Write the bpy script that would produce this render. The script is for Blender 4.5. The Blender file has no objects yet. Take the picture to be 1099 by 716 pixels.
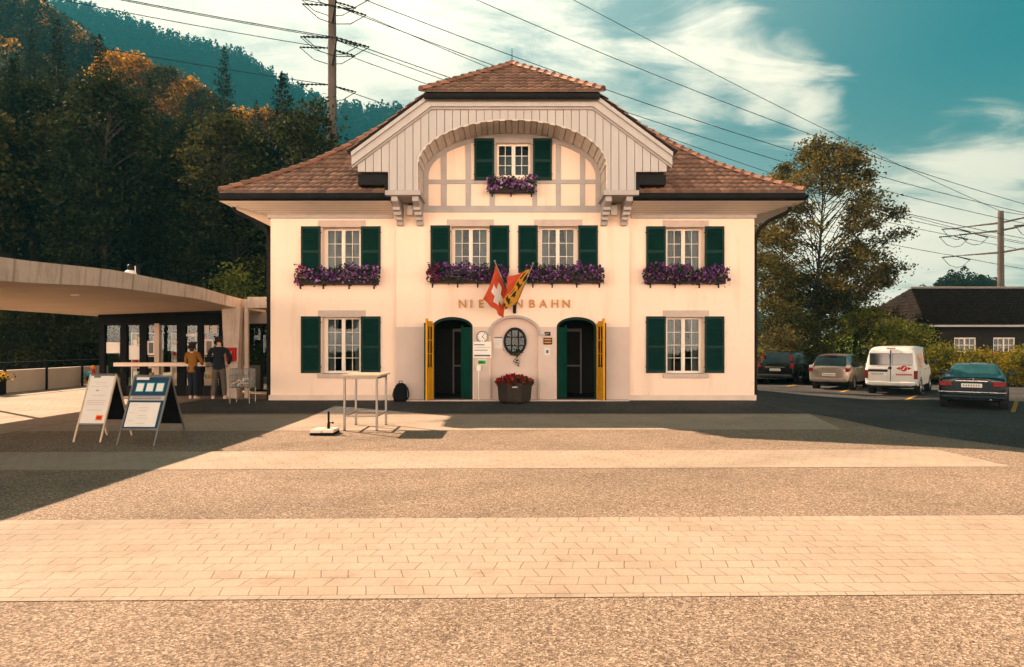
import bpy, bmesh, math, random
import numpy as np
from mathutils import Vector, Matrix, Euler
random.seed(7)
PI = math.pi
scn = bpy.context.scene
col = scn.collection
EYE, CAMD, FPX = 1.67, 20.0, 720.0

def P(px, py, d):
    """world point seen at (px, py) of the photograph at depth d"""
    return Vector(((px - 550) * d / FPX, d - CAMD, EYE - (py - 370) * d / FPX))

# ------------------------------------------------------------------ mesh helper
class MB:
    def __init__(s):
        s.v = []; s.f = []; s.m = []; s.cur = 0
    def quad(s, *pts):
        n = len(s.v); s.v.extend([tuple(p) for p in pts]); s.f.append(tuple(range(n, n + len(pts)))); s.m.append(s.cur)
    def grid(s, rows, closed=False):
        """rows: list of equally long point lists"""
        n = len(s.v); k = len(rows[0])
        for r in rows: s.v.extend([tuple(p) for p in r])
        for i in range(len(rows) - 1):
            for j in range(k if closed else k - 1):
                a = n + i * k + j; b = n + i * k + (j + 1) % k
                s.f.append((a, b, b + k, a + k)); s.m.append(s.cur)
    def box(s, x0, x1, y0, y1, z0, z1, M=None):
        p = [(x0, y0, z0), (x1, y0, z0), (x1, y1, z0), (x0, y1, z0), (x0, y0, z1), (x1, y0, z1), (x1, y1, z1), (x0, y1, z1)]
        if M is not None: p = [tuple(M @ Vector(q)) for q in p]
        n = len(s.v); s.v.extend(p)
        for f in ((0, 3, 2, 1), (4, 5, 6, 7), (0, 1, 5, 4), (1, 2, 6, 5), (2, 3, 7, 6), (3, 0, 4, 7)):
            s.f.append(tuple(n + i for i in f)); s.m.append(s.cur)
    def tube(s, pts, r, n=8, caps=True):
        pts = [Vector(p) for p in pts]
        rr = r if isinstance(r, (list, tuple)) else [r] * len(pts)
        rows = []; up = None
        for i, p in enumerate(pts):
            t = (pts[min(i + 1, len(pts) - 1)] - pts[max(i - 1, 0)]).normalized()
            if up is None: up = Vector((0, 0, 1)) if abs(t.z) < .9 else Vector((1, 0, 0))
            a = t.cross(up).normalized(); b = a.cross(t).normalized(); up = b
            rows.append([p + (a * math.cos(2 * PI * k / n) + b * math.sin(2 * PI * k / n)) * rr[i] for k in range(n)])
        s.grid(rows, True)
        if caps: s.quad(*rows[0]); s.quad(*rows[-1][::-1])
    def lathe(s, prof, c=(0, 0, 0), n=24, axis='z'):
        rows = []
        for r, h in prof:
            row = []
            for k in range(n):
                a = 2 * PI * k / n; x, y = r * math.cos(a), r * math.sin(a)
                q = (x, y, h) if axis == 'z' else ((x, h, y) if axis == 'y' else (h, x, y))
                row.append((q[0] + c[0], q[1] + c[1], q[2] + c[2]))
            rows.append(row)
        s.grid(rows, True)
    def prism(s, poly, y0, y1):
        """poly in (x, z), extruded along y"""
        n = len(poly)
        s.quad(*[(x, y0, z) for x, z in poly]); s.quad(*[(x, y1, z) for x, z in poly[::-1]])
        for i in range(n):
            a, b = poly[i], poly[(i + 1) % n]
            s.quad((a[0], y0, a[1]), (a[0], y1, a[1]), (b[0], y1, b[1]), (b[0], y0, b[1]))
    def prismx(s, poly, x0, x1):
        """poly in (y, z), extruded along x"""
        n = len(poly)
        s.quad(*[(x0, y, z) for y, z in poly]); s.quad(*[(x1, y, z) for y, z in poly[::-1]])
        for i in range(n):
            a, b = poly[i], poly[(i + 1) % n]
            s.quad((x0, a[0], a[1]), (x1, a[0], a[1]), (x1, b[0], b[1]), (x0, b[0], b[1]))
    def build(s, name, mat, parent=None, smooth=False, bevel=0, merge=False, auto=None):
        me = bpy.data.meshes.new(name)
        off = Vector((0, 0, 0)); q = parent
        if q is not None:
            while q.parent: q = q.parent
            off = Vector(q.location)
        ox, oy, oz = off
        me.from_pydata([(x - ox, y - oy, z - oz) for x, y, z in s.v], [], s.f)
        mats = mat if isinstance(mat, (list, tuple)) else [mat]
        for m_ in mats: me.materials.append(m_)
        if len(mats) > 1: me.polygons.foreach_set('material_index', s.m)
        bm = bmesh.new(); bm.from_mesh(me)
        if merge or smooth or bevel: bmesh.ops.remove_doubles(bm, verts=bm.verts, dist=1e-5)
        bmesh.ops.recalc_face_normals(bm, faces=bm.faces)
        bm.to_mesh(me); bm.free()
        if smooth: me.polygons.foreach_set('use_smooth', [True] * len(me.polygons))
        if auto is not None:
            me.polygons.foreach_set('use_smooth', [True] * len(me.polygons))
            me.set_sharp_from_angle(angle=math.radians(auto))
        o = bpy.data.objects.new(name, me); col.objects.link(o)
        if parent is not None: o.parent = parent
        if bevel:
            md = o.modifiers.new('b', 'BEVEL'); md.width = bevel; md.segments = 2; md.limit_method = 'ANGLE'
        return o

def raw_mesh(name, V, F, mat, parent=None, colr=None, smooth=False):
    """numpy quads/tris V (n,3), F (m,k); colr per-face (m,3)"""
    me = bpy.data.meshes.new(name)
    V = np.asarray(V, dtype=np.float32); F = np.asarray(F, dtype=np.int32)
    k = F.shape[1]
    me.vertices.add(len(V)); me.vertices.foreach_set('co', V.ravel())
    me.loops.add(F.size); me.loops.foreach_set('vertex_index', F.ravel())
    me.polygons.add(len(F)); me.polygons.foreach_set('loop_start', np.arange(0, F.size, k, dtype=np.int32))
    me.update(calc_edges=True)
    for m_ in (mat if isinstance(mat, (list, tuple)) else [mat]): me.materials.append(m_)
    if colr is not None:
        at = me.color_attributes.new('Col', 'FLOAT_COLOR', 'CORNER')
        c = np.ones((len(F), k, 4), dtype=np.float32); c[:, :, :3] = np.asarray(colr, dtype=np.float32)[:, None, :]
        at.data.foreach_set('color', c.ravel())
    if smooth: me.polygons.foreach_set('use_smooth', np.ones(len(F), dtype=bool))
    o = bpy.data.objects.new(name, me); col.objects.link(o)
    if parent is not None: o.parent = parent
    return o

def thing(name, label, cat, loc=(0, 0, 0), rz=0, group=None):
    o = bpy.data.objects.new(name, None); col.objects.link(o)
    o.empty_display_size = .2
    o.location = loc; o.rotation_euler = (0, 0, rz); return tag(o, label, cat, group)
def tag(o, label=None, cat=None, group=None, kind=None):
    if label: o['label'] = label
    if cat: o['category'] = cat
    if group: o['group'] = group
    if kind: o['kind'] = kind
    return o
def struct(o): o['kind'] = 'structure'; return o
def dup(root, loc, rz=0, scale=None, label=None, group=None):
    r = root.copy(); col.objects.link(r); r.location = loc; r.rotation_euler = (0, 0, rz)
    if scale is not None: r.scale = (scale,) * 3 if not isinstance(scale, (tuple, list)) else scale
    if label: r['label'] = label
    if group: r['group'] = group
    for ch in list(root.children):
        c = ch.copy(); col.objects.link(c); c.parent = r
        for g in list(ch.children):
            d = g.copy(); col.objects.link(d); d.parent = c
    return r

# ------------------------------------------------------------------ materials
def new_mat(name):
    m = bpy.data.materials.new(name); m.use_nodes = True
    nt = m.node_tree; b = nt.nodes['Principled BSDF']; return m, nt, b
def N(nt, t, **kw):
    n = nt.nodes.new(t)
    for k, v in kw.items():
        if k.startswith('i_'): n.inputs[k[2:].replace('_', ' ')].default_value = v
        else: setattr(n, k, v)
    return n
def mixc(nt, fac, a, b, mode='MIX'):
    n = nt.nodes.new('ShaderNodeMix'); n.data_type = 'RGBA'; n.blend_type = mode
    for s, v in ((n.inputs[0], fac), (n.inputs[6], a), (n.inputs[7], b)):
        if hasattr(v, 'links'): nt.links.new(v, s)
        elif isinstance(v, (tuple, list)): s.default_value = (*v[:3], 1)
        else: s.default_value = v
    return n.outputs[2]
def ramp(nt, fac, stops):
    n = nt.nodes.new('ShaderNodeValToRGB'); nt.links.new(fac, n.inputs[0])
    e = n.color_ramp.elements
    while len(e) < len(stops): e.new(.5)
    for el, (p, c) in zip(e, stops): el.position = p; el.color = (*c, 1) if not isinstance(c, (int, float)) else (c, c, c, 1)
    return n.outputs[0]
def noise(nt, scale, detail=5, rough=.55, vec=None, dist=0):
    n = N(nt, 'ShaderNodeTexNoise'); n.inputs['Scale'].default_value = scale; n.inputs['Detail'].default_value = detail
    n.inputs['Roughness'].default_value = rough; n.inputs['Distortion'].default_value = dist
    if vec is not None: nt.links.new(vec, n.inputs['Vector'])
    return n.outputs[0]
def wcoord(nt, scale=(1, 1, 1), rot=(0, 0, 0), obj=False):
    if obj: src = N(nt, 'ShaderNodeTexCoord').outputs['Object']
    else: src = N(nt, 'ShaderNodeNewGeometry').outputs['Position']
    mp = N(nt, 'ShaderNodeMapping'); mp.inputs['Scale'].default_value = scale; mp.inputs['Rotation'].default_value = rot
    nt.links.new(src, mp.inputs[0]); return mp.outputs[0]
def bump(nt, b, h, strength=.3, dist=.01):
    n = N(nt, 'ShaderNodeBump'); n.inputs['Strength'].default_value = strength; n.inputs['Distance'].default_value = dist
    nt.links.new(h, n.inputs['Height']); nt.links.new(n.outputs[0], b.inputs['Normal'])
def pm(name, c, rough=.7, var=.12, scale=3, bs=.15, bscale=60, bd=.003, metal=0, obj=True, stretch=(1, 1, 1), spec=.15, c2=None, coat=0):
    """a coloured surface with large blotches, fine grain and a small bump"""
    m, nt, b = new_mat(name)
    vec = wcoord(nt, stretch, obj=obj)
    n1 = noise(nt, scale, 6, .6, vec); n2 = noise(nt, bscale, 4, .6, vec)
    lo = tuple(x * (1 - var) for x in c) if c2 is None else c2; hi = tuple(min(1, x * (1 + var)) for x in c)
    cc = ramp(nt, n1, [(.3, lo), (.7, hi)])
    cc = mixc(nt, var * .8, cc, n2, 'OVERLAY')
    nt.links.new(cc, b.inputs['Base Color'])
    rr = N(nt, 'ShaderNodeMapRange'); nt.links.new(n1, rr.inputs[0]); rr.inputs[3].default_value = max(0.02, rough - .1); rr.inputs[4].default_value = min(1, rough + .1)
    nt.links.new(rr.outputs[0], b.inputs['Roughness'])
    b.inputs['Metallic'].default_value = metal; b.inputs['Specular IOR Level'].default_value = spec
    if coat: b.inputs['Coat Weight'].default_value = coat; b.inputs['Coat Roughness'].default_value = .05
    if bs: bump(nt, b, n2, bs, bd)
    return m
def colattr_mat(name, rough=.8, mult=(1, 1, 1), bs=.2, bscale=50, bd=.004, spec=.3):
    m, nt, b = new_mat(name)
    a = N(nt, 'ShaderNodeVertexColor', layer_name='Col')
    vec = wcoord(nt, obj=True); n2 = noise(nt, bscale, 4, .6, vec)
    cc = mixc(nt, .35, a.outputs[0], n2, 'OVERLAY'); cc = mixc(nt, 1, cc, mult, 'MULTIPLY')
    nt.links.new(cc, b.inputs['Base Color']); b.inputs['Roughness'].default_value = rough; b.inputs['Specular IOR Level'].default_value = spec
    if bs: bump(nt, b, n2, bs, bd)
    return m
def glass_mat(name, tint=(.9, .95, .95), refl=.35):
    m, nt, b = new_mat(name); out = nt.nodes['Material Output']; nt.nodes.remove(b)
    tr = N(nt, 'ShaderNodeBsdfTransparent'); tr.inputs[0].default_value = (*tint, 1)
    gl = N(nt, 'ShaderNodeBsdfGlossy'); gl.inputs['Roughness'].default_value = .02; gl.inputs[0].default_value = (.75, .88, .9, 1)
    fr = N(nt, 'ShaderNodeFresnel'); fr.inputs[0].default_value = 1.5
    ad = N(nt, 'ShaderNodeMath', operation='MULTIPLY_ADD'); ad.inputs[1].default_value = .6; ad.inputs[2].default_value = refl
    nt.links.new(fr.outputs[0], ad.inputs[0])
    nz = noise(nt, 1.4, 2, .5, wcoord(nt)); bp = N(nt, 'ShaderNodeBump'); bp.inputs['Strength'].default_value = .06; bp.inputs['Distance'].default_value = .05
    nt.links.new(nz, bp.inputs['Height']); nt.links.new(bp.outputs[0], gl.inputs['Normal'])
    mx = N(nt, 'ShaderNodeMixShader'); nt.links.new(ad.outputs[0], mx.inputs[0]); nt.links.new(tr.outputs[0], mx.inputs[1]); nt.links.new(gl.outputs[0], mx.inputs[2])
    nt.links.new(mx.outputs[0], out.inputs[0]); return m
def leaf_mat(name, c1, c2, c3=None, trans=.35, scale=.5):
    """foliage: colour differs from leaf to leaf and from clump to clump"""
    m, nt, b = new_mat(name); out = nt.nodes['Material Output']
    geo = N(nt, 'ShaderNodeNewGeometry'); oi = N(nt, 'ShaderNodeObjectInfo')
    tc = N(nt, 'ShaderNodeTexCoord')
    n1 = noise(nt, scale, 3, .6, tc.outputs['Object'])
    ad = N(nt, 'ShaderNodeMath', operation='MULTIPLY_ADD'); ad.inputs[1].default_value = .45; nt.links.new(geo.outputs['Random Per Island'], ad.inputs[0])
    sb = N(nt, 'ShaderNodeMath', operation='MULTIPLY_ADD'); nt.links.new(oi.outputs['Random'], sb.inputs[0]); sb.inputs[1].default_value = .3; sb.inputs[2].default_value = -.35
    a2 = N(nt, 'ShaderNodeMath', operation='ADD'); nt.links.new(n1, a2.inputs[0]); nt.links.new(sb.outputs[0], a2.inputs[1])
    nt.links.new(a2.outputs[0], ad.inputs[2])
    st = [(.25, c1), (.65, c2)] + ([(.9, c3)] if c3 else [])
    cc = ramp(nt, ad.outputs[0], st)
    nt.links.new(cc, b.inputs['Base Color']); b.inputs['Roughness'].default_value = .85; b.inputs['Specular IOR Level'].default_value = .04
    tl = N(nt, 'ShaderNodeBsdfTranslucent'); tcx = mixc(nt, 1, cc, (1.5, 1.35, .7), 'MULTIPLY'); nt.links.new(tcx, tl.inputs[0])
    mx = N(nt, 'ShaderNodeMixShader'); mx.inputs[0].default_value = trans
    nt.links.new(b.outputs[0], mx.inputs[1]); nt.links.new(tl.outputs[0], mx.inputs[2]); nt.links.new(mx.outputs[0], out.inputs[0])
    return m

M = {}
def plaster_mat():
    m, nt, b = new_mat('plaster'); v = wcoord(nt)
    n1 = noise(nt, .7, 6, .6, v); cc = ramp(nt, n1, [(.3, (.835, .64, .50)), (.7, (.875, .68, .53))])
    st = noise(nt, 1.0, 6, .65, wcoord(nt, (2.6, 1, .22))); cc = mixc(nt, .9, cc, ramp(nt, st, [(.33, (.90, .875, .85)), (.47, (1, 1, 1))]), 'MULTIPLY')      # faint rain streaks
    sp = noise(nt, 3.5, 8, .72, v); cc = mixc(nt, .8, cc, ramp(nt, sp, [(.28, (.84, .80, .77)), (.40, (1, 1, 1))]), 'MULTIPLY')      # smudges
    n2 = noise(nt, 70, 4, .65, v); cc = mixc(nt, .12, cc, n2, 'OVERLAY')
    nt.links.new(cc, b.inputs['Base Color']); b.inputs['Roughness'].default_value = .88; b.inputs['Specular IOR Level'].default_value = .1
    bump(nt, b, n2, .35, .006); return m
M['plaster'] = plaster_mat()
M['plaster_grey'] = pm('plaster_grey', (.60, .47, .40), .85, .06, 1.2, .25, 70, .004)
M['stone'] = pm('stone', (.50, .40, .34), .8, .1, 4, .25, 60, .003)
M['plinth'] = pm('plinth', (.66, .53, .43), .85, .08, 2, .2, 60, .003)
M['cladding'] = pm('cladding', (.45, .42, .395), .65, .06, 1.2, .12, 40, .002, stretch=(4, 4, .5))
M['timber_grey'] = pm('timber_grey', (.39, .35, .325), .7, .1, 2, .15, 40, .002)
M['timber_dark'] = pm('timber_dark', (.2, .165, .14), .7, .15, 2, .15, 40, .002)
M['soffit'] = pm('soffit', (.80, .69, .60), .65, .07, 1.5, .1, 30, .002)
M['vault'] = pm('vault', (.58, .51, .45), .7, .12, 2, .1, 30, .002)
M['metal_dark'] = pm('metal_dark', (.014, .014, .015), .55, .25, 4, .05, 40, .001, metal=.05, spec=.06)
M['shutter'] = pm('shutter', (.0015, .022, .017), .55, .2, 3, .08, 40, .001)
M['door_green'] = pm('door_green', (.006, .06, .04), .5, .15, 3, .08, 40, .001)
M['frame_white'] = pm('frame_white', (.78, .70, .60), .45, .05, 3, .05, 30, .001)
M['glass'] = glass_mat('glass', (.36, .44, .46), .0)
M['glass_dark'] = glass_mat('glass_dark', (.3, .34, .34), .0)
M['curtain'] = pm('curtain', (.42, .40, .36), .9, .25, 6, 0, 40, 0, stretch=(6, 6, .4))
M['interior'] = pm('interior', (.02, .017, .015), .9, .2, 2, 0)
M['wood_dark'] = pm('wood_dark', (.025, .018, .013), .5, .25, 3, .1, 40, .001, stretch=(4, 4, .4))
M['yellow'] = pm('yellow', (.62, .28, .012), .5, .12, 3, .08, 40, .001)
M['gold'] = pm('gold', (.45, .21, .045), .5, .15, 6, .05, 40, .001, metal=.3)
M['black'] = pm('black', (.008, .008, .009), .6, .3, 5, .08, 50, .001, spec=.04)
M['white'] = pm('white', (.8, .74, .66), .5, .05, 4, .03, 40, .001)
M['paper'] = pm('paper', (.66, .62, .56), .7, .04, 4, 0)
M['ink'] = pm('ink', (.12, .12, .13), .8, .2, 20, 0)
def concrete_mat():
    m, nt, b = new_mat('concrete'); v = wcoord(nt)
    n1 = noise(nt, 1.2, 6, .65, v); cc = ramp(nt, n1, [(.3, (.42, .33, .265)), (.7, (.56, .45, .365))])
    st = noise(nt, 1.0, 7, .7, wcoord(nt, (7, 7, .8))); cc = mixc(nt, .95, cc, ramp(nt, st, [(.30, (.66, .60, .56)), (.50, (1, 1, 1))]), 'MULTIPLY')      # run-off streaks
    wv = N(nt, 'ShaderNodeTexWave', wave_type='BANDS', bands_direction='Y'); wv.inputs['Scale'].default_value = .26; nt.links.new(v, wv.inputs[0]); jl = ramp(nt, wv.outputs[0], [(.0, (.55, .5, .47)), (.012, (1, 1, 1))]); cc = mixc(nt, .8, cc, jl, 'MULTIPLY')      # shuttering joints
    n2 = noise(nt, 45, 4, .65, v); cc = mixc(nt, .25, cc, n2, 'OVERLAY')
    nt.links.new(cc, b.inputs['Base Color']); b.inputs['Roughness'].default_value = .88; b.inputs['Specular IOR Level'].default_value = .1
    bump(nt, b, n2, .4, .008); return m
M['concrete'] = concrete_mat()
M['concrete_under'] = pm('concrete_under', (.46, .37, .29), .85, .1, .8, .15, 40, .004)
M['steel'] = pm('steel', (.22, .205, .185), .42, .15, 6, .03, 60, .001, metal=.8)
M['table_top'] = pm('table_top', (.5, .38, .26), .5, .1, 3, .05, 40, .001)
M['red'] = pm('red', (.45, .02, .015), .5, .15, 4, .05, 40, .001)
M['green'] = pm('green', (.05, .33, .05), .5, .1, 4, 0)
M['blue'] = pm('blue', (.011, .045, .085), .55, .1, 4, 0)
M['teal'] = pm('teal', (.06, .35, .42), .6, .1, 4, 0)
M['orange'] = pm('orange', (.75, .22, .03), .6, .1, 4, 0)
M['bark'] = pm('bark', (.032, .025, .02), .9, .4, 6, .5, 25, .02, stretch=(3, 3, .6))
M['bark_pale'] = pm('bark_pale', (.042, .034, .028), .9, .4, 5, .5, 25, .02, stretch=(3, 3, .6))
M['glass_kiosk'] = glass_mat('glass_kiosk', (.72, .78, .78), .01)
M['earth'] = pm('earth', (.05, .042, .03), .95, .4, .8, .4, 12, .03)
M['stem'] = pm('stem', (.03, .05, .02), .8, .3, 8, 0)
M['skin'] = pm('skin', (.5, .3, .2), .6, .05, 6, 0)
# ------------------------------------------------------------------ camera, sun, sky
cam = bpy.data.cameras.new('camera'); co = bpy.data.objects.new('camera', cam); col.objects.link(co)
cam.sensor_width = 36; cam.lens = FPX / 1099 * 36; cam.shift_y = 12 / 1099; cam.clip_end = 6000; cam.clip_start = .1
co.location = (0, -CAMD, EYE); co.rotation_euler = (PI / 2, 0, 0); scn.camera = co

SUN = Vector((-1.2, .93, 1.0)).normalized()
sl = bpy.data.lights.new('sun', 'SUN'); so = bpy.data.objects.new('sun', sl); col.objects.link(so)
sl.energy = 5.0; sl.angle = math.radians(.5); sl.color = (1.0, .75, .545)
so.rotation_euler = SUN.to_track_quat('Z', 'Y').to_euler(); so.location = (-60, 50, 60)

w = bpy.data.worlds.new('World'); scn.world = w; w.use_nodes = True
nt = w.node_tree; bg = nt.nodes['Background']
sky = N(nt, 'ShaderNodeTexSky', sky_type='NISHITA', sun_disc=False)
sky.sun_elevation = math.asin(SUN.z); sky.sun_rotation = math.atan2(SUN.x, SUN.y)
sky.air_density = 1.0; sky.dust_density = .6; sky.ozone_density = 1.0
tc = N(nt, 'ShaderNodeTexCoord'); D = tc.outputs['Generated']
base = mixc(nt, 1, sky.outputs[0], (.002, .175, .155), 'MULTIPLY')
sep = N(nt, 'ShaderNodeSeparateXYZ'); nt.links.new(D, sep.inputs[0])
def math_(op, a, b=None, c=None):
    n = N(nt, 'ShaderNodeMath', operation=op)
    for i, v in enumerate((a, b, c)):
        if v is None: continue
        if hasattr(v, 'links'): nt.links.new(v, n.inputs[i])
        else: n.inputs[i].default_value = v
    return n.outputs[0]
zz = math_('ADD', math_('MAXIMUM', sep.outputs[2], 0.0), .22)
cx, cy = math_('DIVIDE', sep.outputs[0], zz), math_('DIVIDE', sep.outputs[1], zz)
cmb = N(nt, 'ShaderNodeCombineXYZ'); nt.links.new(cx, cmb.inputs[0]); nt.links.new(cy, cmb.inputs[1])
def rng(v, a, b, c, d):
    n = N(nt, 'ShaderNodeMapRange', interpolation_type='SMOOTHSTEP'); nt.links.new(v, n.inputs[0])
    for i, x in enumerate((a, b, c, d)): n.inputs[i + 1].default_value = x
    return n.outputs[0]
fb = noise(nt, 1.25, 9, .58, cmb.outputs[0], .35)
mpc = N(nt, 'ShaderNodeMapping'); mpc.inputs['Scale'].default_value = (1.0, 2.1, 1); mpc.inputs['Rotation'].default_value = (0, 0, math.radians(-35)); nt.links.new(cmb.outputs[0], mpc.inputs[0])
fb2 = noise(nt, 2.4, 10, .66, mpc.outputs[0], .7)
def blob(px, py, r_in, r_out):
    v = Vector(((px - 550) / FPX, 1, (370 - py) / FPX)).normalized()
    dp = N(nt, 'ShaderNodeVectorMath', operation='DOT_PRODUCT'); nt.links.new(D, dp.inputs[0]); dp.inputs[1].default_value = v
    return rng(dp.outputs['Value'], math.cos(math.radians(r_out)), math.cos(math.radians(r_in)), 0, 1)
left = rng(sep.outputs[0], -.35, .16, 1, 0)
m1 = math_('ADD', math_('MULTIPLY', left, .46), math_('MULTIPLY', fb, 1.0))
bl = None
for (px, py, a, b, g) in ((790, 60, 1, 7, .17), (850, 95, .5, 5, .2), (745, 50, .5, 6, .15), (885, 130, .3, 3, .2), (640, 165, 2, 11, .14), (700, 190, 1, 9, .12), (560, 30, 2, 13, .15),
                          (955, 290, 3, 11, .25), (1060, 300, 2, 10, .25), (1050, 150, .3, 4.5, .12), (1095, 175, .3, 4, .12), (885, 250, .5, 5, .08)):
    t = math_('MULTIPLY', blob(px, py, a, b), g); bl = t if bl is None else math_('ADD', bl, t)
bl = math_('MULTIPLY', bl, 1.25)
m2 = math_('ADD', m1, bl)
m2 = math_('ADD', m2, math_('MULTIPLY', math_('SUBTRACT', fb2, .5), .85))
mask = rng(m2, .60, 1.0, 0, .96)
shade = rng(math_('ADD', math_('MULTIPLY', fb, .6), math_('MULTIPLY', fb2, .5)), .42, .68, .62, 1)
ccol = mixc(nt, shade, (3.9, 3.5, 2.9), (6.5, 5.3, 3.95))
mask = math_('MULTIPLY', mask, rng(sep.outputs[2], .50, .66, 1, .03))      # clouds cut away overhead, out of view, to deepen the ground shade
mask = math_('MULTIPLY', mask, rng(sep.outputs[1], -.1, .35, .15, 1))
base = mixc(nt, rng(sep.outputs[2], .50, .70, 0, 1), base, (.20, .17, .14))      # unseen dull zenith, added to darken the shade and take out its tint
skyc = mixc(nt, mask, base, ccol)
# unseen cloud band, added low behind the camera to light the shaded front
haze_l = math_('MULTIPLY', rng(sep.outputs[0], .62, -.05, 0, 1), .30); lowg = math_('MULTIPLY', rng(sep.outputs[2], .36, .02, 0, 1), .34)
skyc = mixc(nt, math_('MULTIPLY', math_('ADD', haze_l, lowg), rng(sep.outputs[2], .5, .66, 1, 0)), skyc, (5.2, 5.2, 4.3))
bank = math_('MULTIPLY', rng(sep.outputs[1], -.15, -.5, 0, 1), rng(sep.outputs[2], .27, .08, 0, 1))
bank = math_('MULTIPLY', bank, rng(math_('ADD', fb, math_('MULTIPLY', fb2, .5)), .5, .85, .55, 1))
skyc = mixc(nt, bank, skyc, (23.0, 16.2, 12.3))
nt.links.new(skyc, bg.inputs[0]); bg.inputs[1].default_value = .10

vs = scn.view_settings
scn.display_settings.display_device = 'sRGB'
vs.view_transform = 'Standard'; vs.look = 'None'; vs.exposure = 2.52; vs.gamma = 1; vs.use_curve_mapping = False
scn.render.engine = 'CYCLES'
cy_ = scn.cycles; cy_.use_denoising = True; cy_.max_bounces = 7; cy_.diffuse_bounces = 4; cy_.glossy_bounces = 3; cy_.transmission_bounces = 4
cy_.transparent_max_bounces = 12; cy_.volume_bounces = 0; cy_.caustics_reflective = False; cy_.caustics_refractive = False
cy_.sample_clamp_indirect = 6; cy_.use_adaptive_sampling = True; cy_.adaptive_threshold = .015

# ------------------------------------------------------------------ ground
def sm(x, a, b):
    t = min(1, max(0, (x - a) / (b - a))); return t * t * (3 - 2 * t)
def gz(x, y):
    return -.36 * sm(x, 7, 13) * sm(y + CAMD, 12, 21)
def axis(fine0, fine1, step, lim):
    a = list(np.arange(fine0, fine1 + 1e-6, step)); s = step; p = fine1
    while p < lim: s *= 1.5; p += s; a.append(p)
    s = step; p = fine0
    while p > -lim: s *= 1.5; p -= s; a.insert(0, p)
    return a
def sheet(name, xs, ys, dz, mat):
    mb = MB(); mb.grid([[(x, y, gz(x, y) + dz) for x in xs] for y in ys]); return struct(mb.build(name, mat, smooth=True))

def asphalt_mat():
    m, nt, b = new_mat('asphalt_chip')
    vec = wcoord(nt)
    v1 = N(nt, 'ShaderNodeTexVoronoi'); v1.inputs['Scale'].default_value = 75; nt.links.new(vec, v1.inputs['Vector'])
    v2 = N(nt, 'ShaderNodeTexVoronoi'); v2.inputs['Scale'].default_value = 170; nt.links.new(vec, v2.inputs['Vector'])
    s1 = N(nt, 'ShaderNodeSeparateColor'); nt.links.new(v1.outputs['Color'], s1.inputs[0])
    s2 = N(nt, 'ShaderNodeSeparateColor'); nt.links.new(v2.outputs['Color'], s2.inputs[0])
    c1 = ramp(nt, s1.outputs[0], [(0, (.05, .033, .024)), (.3, (.17, .114, .08)), (.6, (.31, .215, .152)), (.85, (.47, .335, .24)), (1, (.68, .52, .39))])
    c2 = ramp(nt, s2.outputs[0], [(0, (.08, .056, .04)), (.5, (.25, .18, .13)), (1, (.48, .37, .275))])
    cc = mixc(nt, .4, c1, c2)
    st2 = noise(nt, 1.7, 7, .7, vec); cc = mixc(nt, .8, cc, ramp(nt, st2, [(.30, (.7, .68, .66)), (.45, (1, 1, 1))]), 'MULTIPLY')
    big = noise(nt, .55, 5, .6, vec); cc = mixc(nt, .9, cc, ramp(nt, big, [(.3, (.82, .82, .82)), (.7, (1.12, 1.1, 1.08))]), 'MULTIPLY')
    # tyre-dark driveway on the right
    nt.links.new(cc, b.inputs['Base Color']); b.inputs['Roughness'].default_value = .85; b.inputs['Specular IOR Level'].default_value = .04
    bump(nt, b, v1.outputs['Distance'], .45, .008)
    return m
def dark_asphalt_mat():
    m, nt, b = new_mat('asphalt_dark')
    vec = wcoord(nt)
    v1 = N(nt, 'ShaderNodeTexVoronoi'); v1.inputs['Scale'].default_value = 60; nt.links.new(vec, v1.inputs['Vector'])
    s1 = N(nt, 'ShaderNodeSeparateColor'); nt.links.new(v1.outputs['Color'], s1.inputs[0])
    c1 = ramp(nt, s1.outputs[0], [(0, (.03, .028, .027)), (.6, (.06, .056, .053)), (1, (.16, .15, .14))])
    big = noise(nt, .5, 5, .6, vec); cc = mixc(nt, 1, c1, ramp(nt, big, [(.3, (.75, .75, .75)), (.7, (1.25, 1.22, 1.2))]), 'MULTIPLY')
    nt.links.new(cc, b.inputs['Base Color']); b.inputs['Roughness'].default_value = .85; b.inputs['Specular IOR Level'].default_value = .06
    bump(nt, b, v1.outputs['Distance'], .4, .006); return m
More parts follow.
